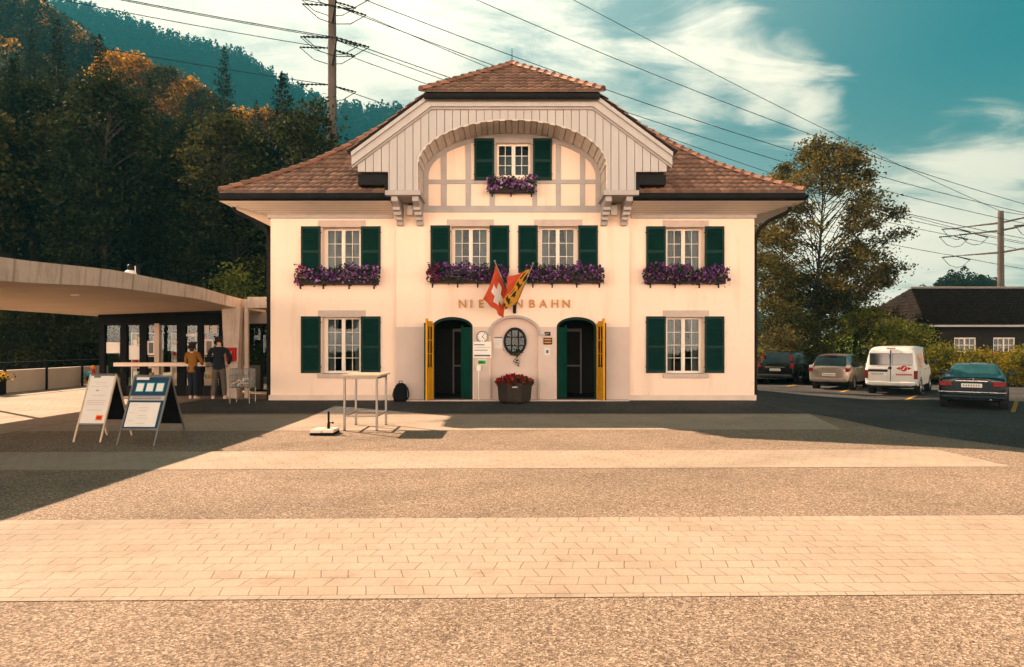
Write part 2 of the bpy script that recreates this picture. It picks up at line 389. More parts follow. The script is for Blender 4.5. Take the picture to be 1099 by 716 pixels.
def paver_mat(name='pavers', rot=-math.radians(1.1), c=(.43, .325, .245)):
    m, nt, b = new_mat(name)
    geo = N(nt, 'ShaderNodeNewGeometry').outputs['Position']
    mp = N(nt, 'ShaderNodeMapping'); mp.inputs['Rotation'].default_value = (0, 0, rot); nt.links.new(geo, mp.inputs[0])
    sp = N(nt, 'ShaderNodeSeparateXYZ'); nt.links.new(mp.outputs[0], sp.inputs[0])
    # interlocking stones: the cross joints lean to and fro from row to row
    def mt(op, a, b_=None, c_=None):
        n = N(nt, 'ShaderNodeMath', operation=op)
        for i, v in enumerate((a, b_, c_)):
            if v is None: continue
            if hasattr(v, 'links'): nt.links.new(v, n.inputs[i])
            else: n.inputs[i].default_value = v
        return n.outputs[0]
    wob = noise(nt, 5, 2, .5, mp.outputs[0]); 
    pp = mt('PINGPONG', sp.outputs[1], .165)
    xx = mt('ADD', sp.outputs[0], mt('MULTIPLY_ADD', pp, .22, mt('MULTIPLY', mt('SUBTRACT', wob, .5), .02)))
    yy = mt('ADD', sp.outputs[1], mt('MULTIPLY', mt('SUBTRACT', noise(nt, 9, 2, .5, mp.outputs[0]), .5), .012))
    cb = N(nt, 'ShaderNodeCombineXYZ'); nt.links.new(xx, cb.inputs[0]); nt.links.new(yy, cb.inputs[1])
    br = N(nt, 'ShaderNodeTexBrick'); nt.links.new(cb.outputs[0], br.inputs[0])
    br.inputs['Scale'].default_value = 1; br.inputs['Brick Width'].default_value = .195; br.inputs['Row Height'].default_value = .165
    br.inputs['Mortar Size'].default_value = .0055; br.inputs['Mortar Smooth'].default_value = .5; br.inputs['Bias'].default_value = 0
    br.inputs['Color1'].default_value = (*[x * .955 for x in c], 1); br.inputs['Color2'].default_value = (*[x * 1.03 for x in c], 1)
    br.inputs['Mortar'].default_value = (*[x * .48 for x in c], 1)
    vec = geo
    st = noise(nt, .8, 6, .65, vec); cc = mixc(nt, 1, br.outputs[0], ramp(nt, st, [(.3, (.84, .82, .80)), (.7, (1.1, 1.1, 1.1))]), 'MULTIPLY')
    sp_ = noise(nt, 2.2, 7, .7, vec); cc = mixc(nt, .8, cc, ramp(nt, sp_, [(.30, (.72, .68, .64)), (.46, (1, 1, 1))]), 'MULTIPLY')
    sp2 = noise(nt, 14, 4, .7, vec); cc = mixc(nt, .8, cc, ramp(nt, sp2, [(.27, (.6, .56, .52)), (.36, (1, 1, 1))]), 'MULTIPLY')
    # joints filled with sand here and there
    fill = ramp(nt, noise(nt, 3.0, 4, .6, vec), [(.42, 0), (.62, 1)])
    cc = mixc(nt, mixc(nt, 1, fill, (.4, .4, .4), 'MULTIPLY'), cc, tuple(x * .98 for x in c))
    gr = noise(nt, 180, 3, .7, vec); cc = mixc(nt, .35, cc, gr, 'OVERLAY')
    gr2 = noise(nt, 45, 3, .7, vec); cc = mixc(nt, .2, cc, gr2, 'OVERLAY')
    nt.links.new(cc, b.inputs['Base Color']); b.inputs['Roughness'].default_value = .85; b.inputs['Specular IOR Level'].default_value = .05
    inv = mt('SUBTRACT', gr, mt('MULTIPLY', br.outputs['Fac'], 3.0)); bump(nt, b, inv, .35, .004)
    return m
M['asphalt'] = asphalt_mat(); M['asphalt_dark'] = dark_asphalt_mat(); M['pavers'] = paver_mat()
M['grass'] = pm('grass', (.05, .075, .018), .95, .4, .25, .5, 8, .05, obj=False, spec=0)

xs = [x for x in axis(-30, 40, 2, 2600) if -1560 < x < 1100]; ys = [y for y in axis(-26, 60, 2, 2600) if -110 < y < 1450]
xs = [-1600] + xs + [1120]; ys = [-130] + ys + [1480]
sheet('ground', xs, ys, -.03, M['grass'])
fx = list(np.arange(-22, 46.1, 1)); fy = list(np.arange(-40, 34.1, 1))
sheet('forecourt', fx, fy, 0, M['asphalt'])
T = math.tan(math.radians(1.1))
def band(name, c0, c1, x0, x1, x1b=None):
    """strip of pavers between depths c0 (far) and c1 (near) at x=0"""
    mb = MB(); n = 24; rows = []
    for c in (c1, (c1 + c0) / 2, c0):
        xe = x1 if x1b is None else x1 + (x1b - x1) * (c - c1) / (c0 - c1)
        rows.append([(x0 + (xe - x0) * k / n, c + T * (x0 + (xe - x0) * k / n) - CAMD, .004) for k in range(n + 1)])
    mb.grid(rows); return struct(mb.build(name, M['pavers']))
band('paving', 6.46, 4.42, -9.5, 9)
band('paving', 10.55, 9.04, -9.5, 6.84, 6.74)
band('paving', 16.0, 13.1, -9.5, 6.5, 7.15)
mb = MB(); mb.grid([[(x, y, .004) for x in np.linspace(-22, -9.56, 13)] for y in np.arange(-8.2, 9.1, 1)]); struct(mb.build('paving', M['pavers']))
# dark asphalt strip along the house and the driveway on its right
mb = MB(); mb.grid([[(x, y, .004) for x in np.linspace(-9.4, 7.15, 18)] for y in np.linspace(-3.75, .5, 5)])
struct(mb.build('footway', M['asphalt_dark']))
mb = MB(); rows = []
for d in np.linspace(10.4, 46, 37):
    xl = 7.4 + .75 * max(0, 13 - d) * .5 if d < 16 else 7.18
    rows.append([(x, d - CAMD, gz(x, d - CAMD) + .004) for x in np.linspace(xl, 46, 40)])
mb.grid(rows); struct(mb.build('driveway', M['asphalt_dark'], smooth=True))
M['yellow_paint'] = pm('yellow_paint', (.55, .27, .03), .8, .35, 6, .1, 60, .002, obj=False)
# ------------------------------------------------------------------ the station building
B = thing('station_building', 'cream two storey station building with red tiled roof, arched wooden gable and green shutters', 'building', (0, 5, 0))

def wall_openings(mb, x0, x1, z0, z1, y, th, ops):
    """front wall with rectangular openings (x0, x1, z0, z1) and their reveals"""
    X = sorted({x0, x1, *[o[0] for o in ops], *[o[1] for o in ops]}); Z = sorted({z0, z1, *[o[2] for o in ops], *[o[3] for o in ops]})
    X = [x for x in X if x0 <= x <= x1]; Z = [z for z in Z if z0 <= z <= z1]
    for i in range(len(X) - 1):
        for j in range(len(Z) - 1):
            a, b, c, d = X[i], X[i + 1], Z[j], Z[j + 1]
            mx, mz = (a + b) / 2, (c + d) / 2
            if any(o[0] < mx < o[1] and o[2] < mz < o[3] for o in ops): continue
            for yy in (y, y + th): mb.quad((a, yy, c), (b, yy, c), (b, yy, d), (a, yy, d))
    for a, b, c, d in ops:
        c2 = max(c, z0)
        mb.quad((a, y, c2), (a, y + th, c2), (a, y + th, d), (a, y, d)); mb.quad((b, y, c2), (b, y + th, c2), (b, y + th, d), (b, y, d))
        mb.quad((a, y, d), (b, y, d), (b, y + th, d), (a, y + th, d))
        if c > z0: mb.quad((a, y, c), (b, y, c), (b, y + th, c), (a, y + th, c))
    mb.quad((x0, y, z0), (x0, y + th, z0), (x0, y + th, z1), (x0, y, z1)); mb.quad((x1, y, z0), (x1, y + th, z0), (x1, y + th, z1), (x1, y, z1))

def arc(cx, hw, zs, zt, n=16):
    """points of an arch from left spring to right spring"""
    return [(cx - hw * math.cos(PI * k / n), zs + (zt - zs) * math.sin(PI * k / n)) for k in range(n + 1)]
def arch_fill(mb, cx, hw, zs, zt, y, th, ztop=None):
    """masonry between an arch and the rectangle over it"""
    A = arc(cx, hw, zs, zt); zt2 = ztop or zt
    for (xa, za), (xb, zb) in zip(A, A[1:]):
        for yy in (y, y + th): mb.quad((xa, yy, za), (xb, yy, zb), (xb, yy, zt2), (xa, yy, zt2))
        mb.quad((xa, y, za), (xa, y + th, za), (xb, y + th, zb), (xb, y, zb))

WY = .15                     # wings stand back from the middle bay
DL, DR = (-2.39, -1.17), (1.33, 2.53)
ZS, ZT = 2.2, 2.5
NI = (-.64, .79)
UPW = [(-1.82, -.667), (.79, 1.97)]
Z_UP = (3.86, 5.2)
Z_LO = (.80, 2.5)
LW, RW = (-5.72, -4.53), (4.63, 5.78)
mb = MB()
ops = [(*w_, *Z_UP) for w_ in UPW] + [(*DL, 0, ZT), (*DR, 0, ZT), (*NI, 0, 2.476)]
wall_openings(mb, -3.45, 3.5, 0, 5.67, 0, .42, ops)
for d_ in (DL, DR): arch_fill(mb, sum(d_) / 2, (d_[1] - d_[0]) / 2, ZS, ZT, 0, .42)
arch_fill(mb, sum(NI) / 2, (NI[1] - NI[0]) / 2, 1.98, 2.476, 0, .13)
mb.quad((NI[0], .13, 0), (NI[1], .13, 0), (NI[1], .13, 2.476), (NI[0], .13, 2.476))
# half-timbered gable wall, its plaster fields, with a window opening
GW = (-.47, .56, 6.68, 7.68)
wall_openings(mb, -3.45, 3.5, 5.67, 8.3, .001, .42, [GW])
for x0, x1, wn in ((-7.25, -3.45, LW), (3.5, 7.28, RW)):
    wall_openings(mb, x0, x1, 0, 5.6, WY, .42, [(*wn, *Z_UP), (*wn, *Z_LO)])
for x0, x1 in ((-7.25, -6.85), (6.88, 7.28)): mb.box(x0, x1, WY + .42, 9.6, 0, 5.6)
mb.box(-6.85, 6.88, 9.2, 9.6, 0, 5.6)
mb.build('wall', M['plaster'], B)
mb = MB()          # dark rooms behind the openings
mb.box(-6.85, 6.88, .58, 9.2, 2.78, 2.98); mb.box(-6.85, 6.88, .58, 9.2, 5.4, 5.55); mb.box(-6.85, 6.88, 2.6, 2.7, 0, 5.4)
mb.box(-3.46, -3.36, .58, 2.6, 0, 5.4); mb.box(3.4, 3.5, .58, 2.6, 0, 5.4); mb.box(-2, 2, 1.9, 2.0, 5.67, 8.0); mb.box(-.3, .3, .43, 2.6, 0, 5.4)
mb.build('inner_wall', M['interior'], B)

# grey wainscot of the middle bay, with level grooves
mb = MB()
segs = [(-3.46, DL[0] - .02), (DL[1] + .02, NI[0] - .03), (NI[1] + .03, DR[0] - .02), (DR[1] + .02, 3.51)]
for a, b in segs:
    zs = [.0, .5, .93, 1.36, 1.79, 2.2]
    for z0, z1 in zip(zs, zs[1:]): mb.box(a, b, -.028, -.003, z0 + (.012 if z0 else 0), z1)
    mb.box(a, b, -.018, -.004, .0, 2.19)
    mb.build('wainscot', M['plaster_grey'], B); mb = MB()
mb = MB()          # niche lining a shade greyer than the wall
A = arc(sum(NI) / 2, (NI[1] - NI[0]) / 2 - .004, 1.98, 2.47)
for (xa, za), (xb, zb) in zip(A, A[1:]): mb.quad((xa, .126, 0), (xb, .126, 0), (xb, .126, zb), (xa, .126, za))
mb.build('niche_panel', M['plaster_grey'], B)
mb = MB()          # moulding over the niche
A1 = arc(sum(NI) / 2, (NI[1] - NI[0]) / 2, 1.98, 2.476, 20); A2 = arc(sum(NI) / 2, (NI[1] - NI[0]) / 2 + .07, 1.98, 2.55, 20)
for i in range(20):
    a, b, c, d = A1[i], A1[i + 1], A2[i + 1], A2[i]
    mb.quad((a[0], -.06, a[1]), (b[0], -.06, b[1]), (c[0], -.06, c[1]), (d[0], -.06, d[1]))
    mb.quad((d[0], -.06, d[1]), (c[0], -.06, c[1]), (c[0], 0, c[1]), (d[0], 0, d[1])); mb.quad((a[0], -.06, a[1]), (a[0], 0.1, a[1]), (b[0], 0.1, b[1]), (b[0], -.06, b[1]))
mb.build('arch_moulding', M['timber_grey'], B)
for q in ((NI[0] - .2, NI[0] + .0), (NI[1] - .0, NI[1] + .2), (DR[1] + .03, DR[1] + .2)): mb = MB(); mb.box(*q, -.07, -.029, 1.93, 1.985); mb.build('ledge', M['timber_grey'], B)
for q in ((-7.25, -3.46, WY - .035, WY - .001), (3.51, 7.28, WY - .035, WY - .001), (7.281, 7.33, WY - .035, 9.6), (-7.3, -7.251, WY - .035, 9.6)):
    mb = MB(); mb.box(*q, 0, .16); mb.build('plinth', M['plinth'], B)
mb = MB(); mb.box(-3.4, 3.45, -.26, -.03, 0, .045); mb.build('threshold', M['stone'], B, bevel=.01)

# ---- oval grille window in the niche
cx0, cz0, a0, b0 = .09, 1.77, .345, .42
g = MB(); n = 40
for (r0, r1, y) in ((1, .86, .05),):
    for k in range(n):
        t0, t1 = 2 * PI * k / n, 2 * PI * (k + 1) / n
        p = lambda r, t, yy: (cx0 + a0 * r * math.cos(t), yy, cz0 + b0 * r * math.sin(t))
        g.quad(p(1, t0, .04), p(1, t1, .04), p(.80, t1, .04), p(.80, t0, .04)); g.quad(p(1, t0, .04), p(1, t1, .04), p(1, t1, .13), p(1, t0, .13))
        g.quad(p(.80, t0, .04), p(.80, t1, .04), p(.80, t1, .111), p(.80, t0, .111))
for u in (-.3, .3):
    hz = .82 * b0 * math.sqrt(1 - (u / .82) ** 2); hx = .82 * a0 * math.sqrt(1 - (u / .82) ** 2)
    g.box(cx0 + u * a0 - .02, cx0 + u * a0 + .02, .045, .07, cz0 - hz, cz0 + hz); g.box(cx0 - hx, cx0 + hx, .048, .073, cz0 + u * b0 - .02, cz0 + u * b0 + .02)
ow = g.build('oval_window', M['metal_dark'], B)
g = MB(); g.quad(*[(cx0 + a0 * .9 * math.cos(2 * PI * k / n), .112, cz0 + b0 * .9 * math.sin(2 * PI * k / n)) for k in range(n)]); g.build('pane', M['glass_dark'], ow)
g = MB(); g.quad(*[(cx0 + a0 * .9 * math.cos(2 * PI * k / n), .121, cz0 + b0 * .9 * math.sin(2 * PI * k / n)) for k in range(n)]); g.build('backing', M['interior'], ow)

# ---- windows, surrounds and shutters
def window(x0, x1, z0, z1, y, rows, fw, curtain=True):
    """white two-casement window set back in its opening"""
    cx_ = (x0 + x1) / 2; a, b = cx_ - fw / 2, cx_ + fw / 2; yy = y + .27
    f = MB()
    f.box(x0 + .004, a, yy + .02, yy + .1, z0 + .004, z1 - .004); f.box(b, x1 - .004, yy + .02, yy + .1, z0 + .004, z1 - .004)
    for s0, s1 in ((a, a + .05), (b - .05, b)): f.box(s0, s1, yy, yy + .07, z0 + .004, z1 - .004)
    f.box(a + .05, b - .05, yy, yy + .07, z1 - .06, z1 - .004); f.box(a + .05, b - .05, yy, yy + .07, z0 + .004, z0 + .075)
    f.box(cx_ - .055, cx_ + .055, yy - .012, yy + .07, z0 + .075, z1 - .06)
    f.box(cx_ - .02, cx_ + .02, yy - .028, yy - .012, z0 + .08, z1 - .065)
    for s0, s1 in ((a + .05, cx_ - .055), (cx_ + .055, b - .05)):
        m_ = (s0 + s1) / 2; f.box(m_ - .009, m_ + .009, yy + .012, yy + .045, z0 + .075, z1 - .06)
        for k in range(1, rows):
            zz_ = z0 + .075 + (z1 - z0 - .135) * k / rows
            f.box(s0, s1, yy + .016, yy + .041, zz_ - .009, zz_ + .009)
    wo = f.build('window', M['frame_white'], B, bevel=.004)
    p = MB()
    for s0, s1 in ((a + .05, cx_ - .055), (cx_ + .055, b - .05)): p.quad((s0, yy + .03, z0 + .075), (s1, yy + .03, z0 + .075), (s1, yy + .03, z1 - .06), (s0, yy + .03, z1 - .06))
    p.build('pane', M['glass'], wo)
    if curtain:
        for s0, s1, e in ((a + .03, cx_ - .18, 1), (cx_ + .18, b - .03, -1)):
            c = MB(); rowsC = []
            for z in np.linspace(z0 + .02, z1 - .02, 12):
                t = (z - z0) / (z1 - z0); g_ = .55 + .45 * t ** 1.5
                if e > 0: r = [s0 + (s1 - s0) * g_ * k / 22 for k in range(23)]
                else: r = [s1 - (s1 - s0) * g_ * (1 - k / 22) for k in range(23)]
                rowsC.append([(x, yy + .2 + .022 * math.sin(k * 1.9), z) for k, x in enumerate(r)])
            c.grid(rowsC); c.build('curtain', M['curtain'], wo, smooth=True)
def lintel(x0, x1, z0, z1, y):
    mb = MB(); mb.box(x0, x1, y - .028, y - .002, z0, z1); return mb.build('lintel', M['stone'], B, bevel=.006)
def sill(x0, x1, z, y):
    mb = MB(); mb.box(x0, x1, y - .09, y + .24, z - .13, z); return mb.build('sill', M['stone'], B, bevel=.012)
def shutter(x0, x1, z0, z1, y):
    s = MB(); t = .045; yf = y - .055; w_ = .062
    s.box(x0, x0 + w_, yf, yf + t, z0, z1); s.box(x1 - w_, x1, yf, yf + t, z0, z1)
    zm = z0 + (z1 - z0) * .46
    for a, b in ((z0, z0 + .09), (zm - .04, zm + .04), (z1 - .08, z1)): s.box(x0 + w_, x1 - w_, yf + .002, yf + t - .002, a, b)
    for a, b in ((z0 + .09, zm - .04), (zm + .04, z1 - .08)):
        n_ = int((b - a) / .052)
        for k in range(n_):
            z = a + (b - a) * (k + .5) / n_
            s.quad((x0 + w_, yf + .006, z - .026), (x1 - w_, yf + .006, z - .026), (x1 - w_, yf + .036, z + .03), (x0 + w_, yf + .036, z + .03))
            s.quad((x0 + w_, yf + .006, z - .026), (x1 - w_, yf + .006, z - .026), (x1 - w_, yf + .012, z - .03), (x0 + w_, yf + .012, z - .03))
    s.box(x0 + w_ - .002, x1 - w_ + .002, yf + .038, yf + .043, z0 + .05, z1 - .05)
    o = s.build('shutter', M['shutter'], B)
    for z in (z0 + .18, z1 - .18): h = MB(); h.box(x0 - .02, x1 + .02, yf + t, y - .001, z - .015, z + .015); h.build('hinge', M['metal_dark'], o)
SH = .585
for (a, b), y in ((LW, WY), (RW, WY)):
    window(a, b, *Z_UP, y, 3, 1.05); window(a, b, *Z_LO, y, 4, 1.05)
    lintel(a - .1, b + .13, 5.2, 5.4, y); lintel(a - .1, b + .13, 2.5, 2.7, y)
    sill(a - .1, b + .1, .80, y)
    for zz0, zz1 in ((3.81, 5.22), (.82, 2.52)):
        shutter(a - SH - .02, a - .02, zz0, zz1, y); shutter(b + .0, b + SH, zz0, zz1, y)
    s_ = MB(); s_.box(a - .002, b + .002, y - .05, y + .24, 3.78, 3.86); s_.build('sill', M['stone'], B, bevel=.01)
for a, b in UPW:
    window(a, b, *Z_UP, 0, 3, 1.05); lintel(a - .12, b + .12, 5.2, 5.4, 0)
    shutter(a - SH - .02, a - .02, 3.81, 5.22, 0); shutter(b + .0, b + SH, 3.81, 5.22, 0)
    s_ = MB(); s_.box(a - .002, b + .002, -.05, .24, 3.78, 3.86); s_.build('sill', M['stone'], B, bevel=.01)

# ---- half timbering
mb = MB()
def px36(x): return (x - 550) / 36
def pz36(y): return EYE + (370 - y) / 36
yb = -.035
for (a, b, c, d) in ((453, 654, 228, 221), (453, 654, 197.5, 193)):
    if c > 200: mb.box(px36(a), px36(b), yb, 0, pz36(c), pz36(d))
    else:
        for q0, q1 in ((453, 509.5), (592.5, 654)): mb.box(px36(q0), px36(q1), yb, 0, pz36(c), pz36(d))
        mb.box(px36(509.5), px36(592.5), yb + .004, 0, pz36(c), pz36(d))
for a, b, c, d in ((473.8, 480, 221, 125), (500.3, 506, 221, 125), (597, 602.2, 221, 125), (622.8, 628.3, 221, 125), (453.5, 457.5, 221, 150), (644, 649, 221, 150), (526, 531.6, 221, 197.5), (572, 577, 221, 197.5)):
    mb.box(px36(a), px36(b), yb + .006, 0, pz36(c), pz36(d))
mb.box(GW[0] - .09, GW[1] + .09, yb - .004, .0, GW[3], GW[3] + .24); mb.box(GW[0] - .09, GW[0], yb - .004, .0, GW[2], GW[3]); mb.box(GW[1], GW[1] + .09, yb - .004, 0, GW[2], GW[3])
mb.build('timber_frame', M['timber_grey'], B, bevel=.006)
# gable window: three rows of panes
window(*GW, -.16, 3, .98, curtain=False)
c = MB(); c.quad((GW[0], .3, GW[2]), (GW[1], .3, GW[2]), (GW[1], .3, GW[2] + .72), (GW[0], .3, GW[2] + .72)); c.build('curtain', M['curtain'], B)
shutter(px36(509.6), px36(531), 6.56, 7.80, -.035); shutter(px36(572.4), px36(592.6), 6.56, 7.80, -.035)

# ---- boarded gable front standing out over the wall
GY = -1.2; ARX, ARZ, ARH = 2.64, 6.70, 1.27
def zlow(x):
    x = abs(x)
    if x > 3.47: return 6.52
    if x >= ARX: return 6.0
    return ARZ + ARH * math.sqrt(max(0, 1 - (x / ARX) ** 2))
def zhigh(x):
    x = abs(x)
    return min(8.50, 8.50 - (x - 2.3) * .742)
mb = MB(); bw = .222; x = -4.33; k = 0
edges = []
while x < 4.33 - 1e-6: edges.append((x, min(4.33, x + bw))); x += bw
for k, (a, b) in enumerate(edges):
    cuts = sorted({a + .008, b - .008, *[q for q in (-3.47, 3.47, -ARX, ARX) if a + .008 < q < b - .008], *list(np.linspace(a + .008, b - .008, 5))})
    y = GY + (.012 if k % 2 else 0) + random.uniform(-.002, .002)
    for p, q in zip(cuts, cuts[1:]):
        e = 1e-4; za, zb = zlow(p + e), zlow(q - e)
        ha, hb = zhigh(p), zhigh(q)
        mb.quad((p, y, za), (q, y, zb), (q, y, hb), (p, y, ha))
        mb.quad((p, y, za), (q, y, zb), (q, GY + .08, zb), (p, GY + .08, za))
    for xx in (cuts[0], cuts[-1]): mb.quad((xx, y, zlow(xx)), (xx, GY + .05, zlow(xx)), (xx, GY + .05, zhigh(xx)), (xx, y, zhigh(xx)))
    p, q = a, b
mb.build('gable_boarding', M['cladding'], B)
mb = MB()
for a, b in edges:      # backing behind the board joints
    cuts = np.linspace(a, b, 5)
    for p, q in zip(cuts, cuts[1:]): mb.quad((p, GY + .06, zlow(p)), (q, GY + .06, zlow(q)), (q, GY + .06, zhigh(q)), (p, GY + .06, zhigh(p)))
# closed boxes either side of the arch
for s in (-1, 1):
    a, b = sorted((s * (ARX + .02), s * 3.47)); mb.box(a, b, GY + .085, -.04, 6.001, 6.05); mb.box(s * 3.47 - .02, s * 3.47 + .02, GY + .085, -.04, 6.0, 8.0)
    mb.box(*sorted((s * 3.49, s * 4.3)), GY + .085, .1, 6.52, 6.56)
    mb.box(*sorted((s * (ARX + .03), s * (ARX + .06))), GY + .085, -.04, 6.05, 7.6)
mb.build('gable_backing', M['timber_dark'], B)
# planked vault under the arch
mb = MB(); nP = 46
for i in range(nP):
    t0, t1 = PI * (i + .05) / nP, PI * (i + .95) / nP; e = .022 if i % 2 else 0
    q = [(-(ARX - e) * math.cos(t), ARZ + (ARH - e) * math.sin(t)) for t in (t0, t1)]
    o_ = [(-(ARX + .03) * math.cos(t), ARZ + (ARH + .03) * math.sin(t)) for t in (t0, t1)]
    mb.quad((q[0][0], GY - .01, q[0][1]), (q[1][0], GY - .01, q[1][1]), (q[1][0], -.002, q[1][1]), (q[0][0], -.002, q[0][1]))
    mb.quad((q[0][0], GY - .01, q[0][1]), (q[1][0], GY - .01, q[1][1]), (o_[1][0], GY - .01, o_[1][1]), (o_[0][0], GY - .01, o_[0][1]))
    for u in (0, 1): mb.quad((q[u][0], GY - .01, q[u][1]), (o_[u][0], GY - .01, o_[u][1]), (o_[u][0], -.002, o_[u][1]), (q[u][0], -.002, q[u][1]))
for s in (-1, 1):
    for k in range(2): mb.box(*sorted((s * (ARX - .0), s * (ARX + .028))), GY + .0, -.002, 6.0 + .36 * k, 6.0 + .36 * k + .34)
mb.build('arch_vault', M['vault'], B)
# rim timber where the vault meets the wall
mb = MB(); A1 = arc(0, ARX - .01, ARZ, ARZ + ARH - .01, 28); A2 = arc(0, ARX - .15, ARZ, ARZ + ARH - .15, 28)
for i in range(28):
    a, b, c_, d = A1[i], A1[i + 1], A2[i + 1], A2[i]
    mb.quad(*[(p[0], -.05, p[1]) for p in (a, b, c_, d)]); mb.quad((d[0], -.05, d[1]), (c_[0], -.05, c_[1]), (c_[0], 0, c_[1]), (d[0], 0, d[1]))
for s in (-1, 1): mb.box(*sorted((s * (ARX - .15), s * (ARX - .01))), -.05, 0, 5.67, ARZ)
mb.build('arch_rim', M['timber_grey'], B)
# bargeboards and fascia: a deep pale board with a thinner board above
mb = MB()
def strip(pts, w0, w1, y0, y1):
    """band following pts (x, z), from w0 above to w1 below, from y0 to y1"""
    for (xa, za), (xb, zb) in zip(pts, pts[1:]):
        P8 = [(xa, y0, za + w0), (xb, y0, zb + w0), (xb, y0, zb - w1), (xa, y0, za - w1)]; Q8 = [(x_, y1, z_) for x_, _, z_ in P8]
        mb.quad(*P8); mb.quad(*Q8[::-1])
        for i in range(4): mb.quad(P8[i], Q8[i], Q8[(i + 1) % 4], P8[(i + 1) % 4])
gl = [(-4.47, 6.92), (-2.26, 8.56), (2.26, 8.56), (4.47, 6.92)]
strip(gl, .02, .25, GY - .12, GY + .0); strip(gl, .10, .02, GY - .20, GY - .121)
mb.build('bargeboard', M['cladding'], B, bevel=.008)
mb = MB(); strip(gl, -.25, .31, GY - .05, GY + .005); mb.build('frieze_board', M['timber_grey'], B)
# corbels carrying the gable
for s in (-1, 1):
    for xx in (3.32, 2.73):
        mb = MB(); prof = [(-.002, 5.2), (-.002, 5.86), (-1.08, 5.86), (-1.08, 5.72), (-.86, 5.66), (-.62, 5.56), (-.40, 5.42), (-.2, 5.3), (-.12, 5.2)]
        mb.prismx(prof, s * xx - .09, s * xx + .09)
        for k in range(4): mb.box(s * xx - .105, s * xx + .105, -.16 - .2 * k, -.08 - .2 * k, 5.22 + .105 * k, 5.30 + .115 * k)
        mb.build('corbel', M['timber_grey'], B, bevel=.01)
    mb = MB(); mb.box(*sorted((s * 2.56, s * 3.56)), -1.22, -.03, 5.862, 5.998); mb.build('corbel_beam', M['timber_grey'], B, bevel=.012)

# ---- doors
def leaf(hx, hy, dx, dy, z0, z1, mat_in, glazed, name='door'):
    """door leaf hinged at (hx, hy) reaching along (dx, dy)"""
    L = .6; d = Vector((dx, dy, 0)).normalized(); n = Vector((-d.y, d.x, 0)); base = Vector((hx, hy, 0))
    Mx = Matrix(((d.x, n.x, 0, hx), (d.y, n.y, 0, hy), (0, 0, 1, 0), (0, 0, 0, 1)))
    f = MB(); t = .05
    top = lambda u: z1 - .14 * (u / L) ** 1.2 if z1 > 2.3 else z1
    f.box(0, .1, 0, t, z0, z1 - .16, Mx); f.box(L - .1, L, 0, t, z0, z1 - .03, Mx)
    f.box(.1, L - .1, .004, t - .004, z0, z0 + .22, Mx); f.box(.1, L - .1, .004, t - .004, z0 + .85, z0 + .95, Mx); f.box(.1, L - .1, .004, t - .004, z1 - .26, z1 - .1, Mx)
    f.box(.1, L - .1, .012, t - .012, z0 + .22, z0 + .85, Mx)
    f.box(.16, L - .16, .006, t - .006, z0 + .28, z0 + .79, Mx)
    zc = z0 + .95; zd = z1 - .26
    if glazed:
        f.box(L / 2 - .02, L / 2 + .02, .01, t - .01, zc, zd, Mx)
        for k in (1, 2): f.box(.1, L - .1, .012, t - .012, zc + (zd - zc) * k / 3 - .015, zc + (zd - zc) * k / 3 + .015, Mx)
    else: f.box(.1, L - .1, .012, t - .012, zc, zd, Mx)
    o = f.build(name, mat_in, B, bevel=.006)
    if glazed:
        p = MB(); p.quad(*[Mx @ Vector(q) for q in ((.1, t / 2, zc), (L - .1, t / 2, zc), (L - .1, t / 2, zd), (.1, t / 2, zd))]); p.build('pane', M['glass_dark'], o)
    h = MB(); c_ = Mx @ Vector((L - .05, t / 2, z0 + 1.0)); h.tube([c_ - n * .07, c_ + n * .07], .012, 8); h.tube([c_ + n * .07, c_ + n * .07 - d * .1], .01, 6); h.tube([c_ - n * .07, c_ - n * .07 - d * .1], .01, 6)
    h.build('handle', M['metal_dark'], o)
    return o
for (a, b), s in ((DL, -1), (DR, 1)):
    ho, hi = (a, b) if s < 0 else (b, a)
    # outer leaf, swung open over the wall: yellow inside, green outside
    o = leaf(ho + s * -.02, -.03, s * .22, -.97, .06, 2.46, M['yellow'], True)
    n_ = Vector((.97, s * .22, 0)).normalized() * s
    dd = Vector((s * .22, -.97, 0)).normalized(); q = MB(); bx_ = Vector((ho - s * .02, -.03, 0)) + n_ * (.055 if s > 0 else .012)
    q.box(0, .6, 0, .03, .06, 2.3, Matrix(((dd.x, n_.x, 0, bx_.x), (dd.y, n_.y, 0, bx_.y), (0, 0, 1, 0), (0, 0, 0, 1))))
    q.build('door_backing', M['shutter'], o)
    leaf(hi + s * -.01, .2, s * .40, .5, .06, 2.3, M['door_green'], False)
    # frame of the doorway with arched head
    fr = MB(); cxd, hw = (a + b) / 2, (b - a) / 2
    A1 = arc(cxd, hw - .002, ZS, ZT - .003); A2 = arc(cxd, hw - .07, ZS, ZT - .075)
    for i in range(16):
        p = [A1[i], A1[i + 1], A2[i + 1], A2[i]]
        fr.quad(*[(x_, .1, z_) for x_, z_ in p]); fr.quad(*[(x_, y_, z_) for (x_, z_), y_ in zip((p[3], p[2], p[2], p[3]), (.1, .1, .2, .2))])
    for e0, e1 in ((a + .002, a + .06), (b - .06, b - .002)): fr.box(e0, e1, .1, .2, .05, ZS)
    fr.build('door_frame', M['shutter'], B)
    inn = MB()        # glazed inner doors of the hall
    for u in (a + .45, b - .25): inn.box(u - .025, u + .025, 2.2, 2.25, 0.05, 2.2)
    inn.box(a + .475, b - .275, 2.205, 2.245, .95, 1.0); inn.box(a + .475, b - .275, 2.205, 2.245, 2.1, 2.2)
    inn.build('inner_door', M['timber_dark'], B)
    fl = MB(); fl.box(a - .5, b + .5, .43, 2.6, -.1, .05); fl.build('hall_floor', M['wood_dark'], B)

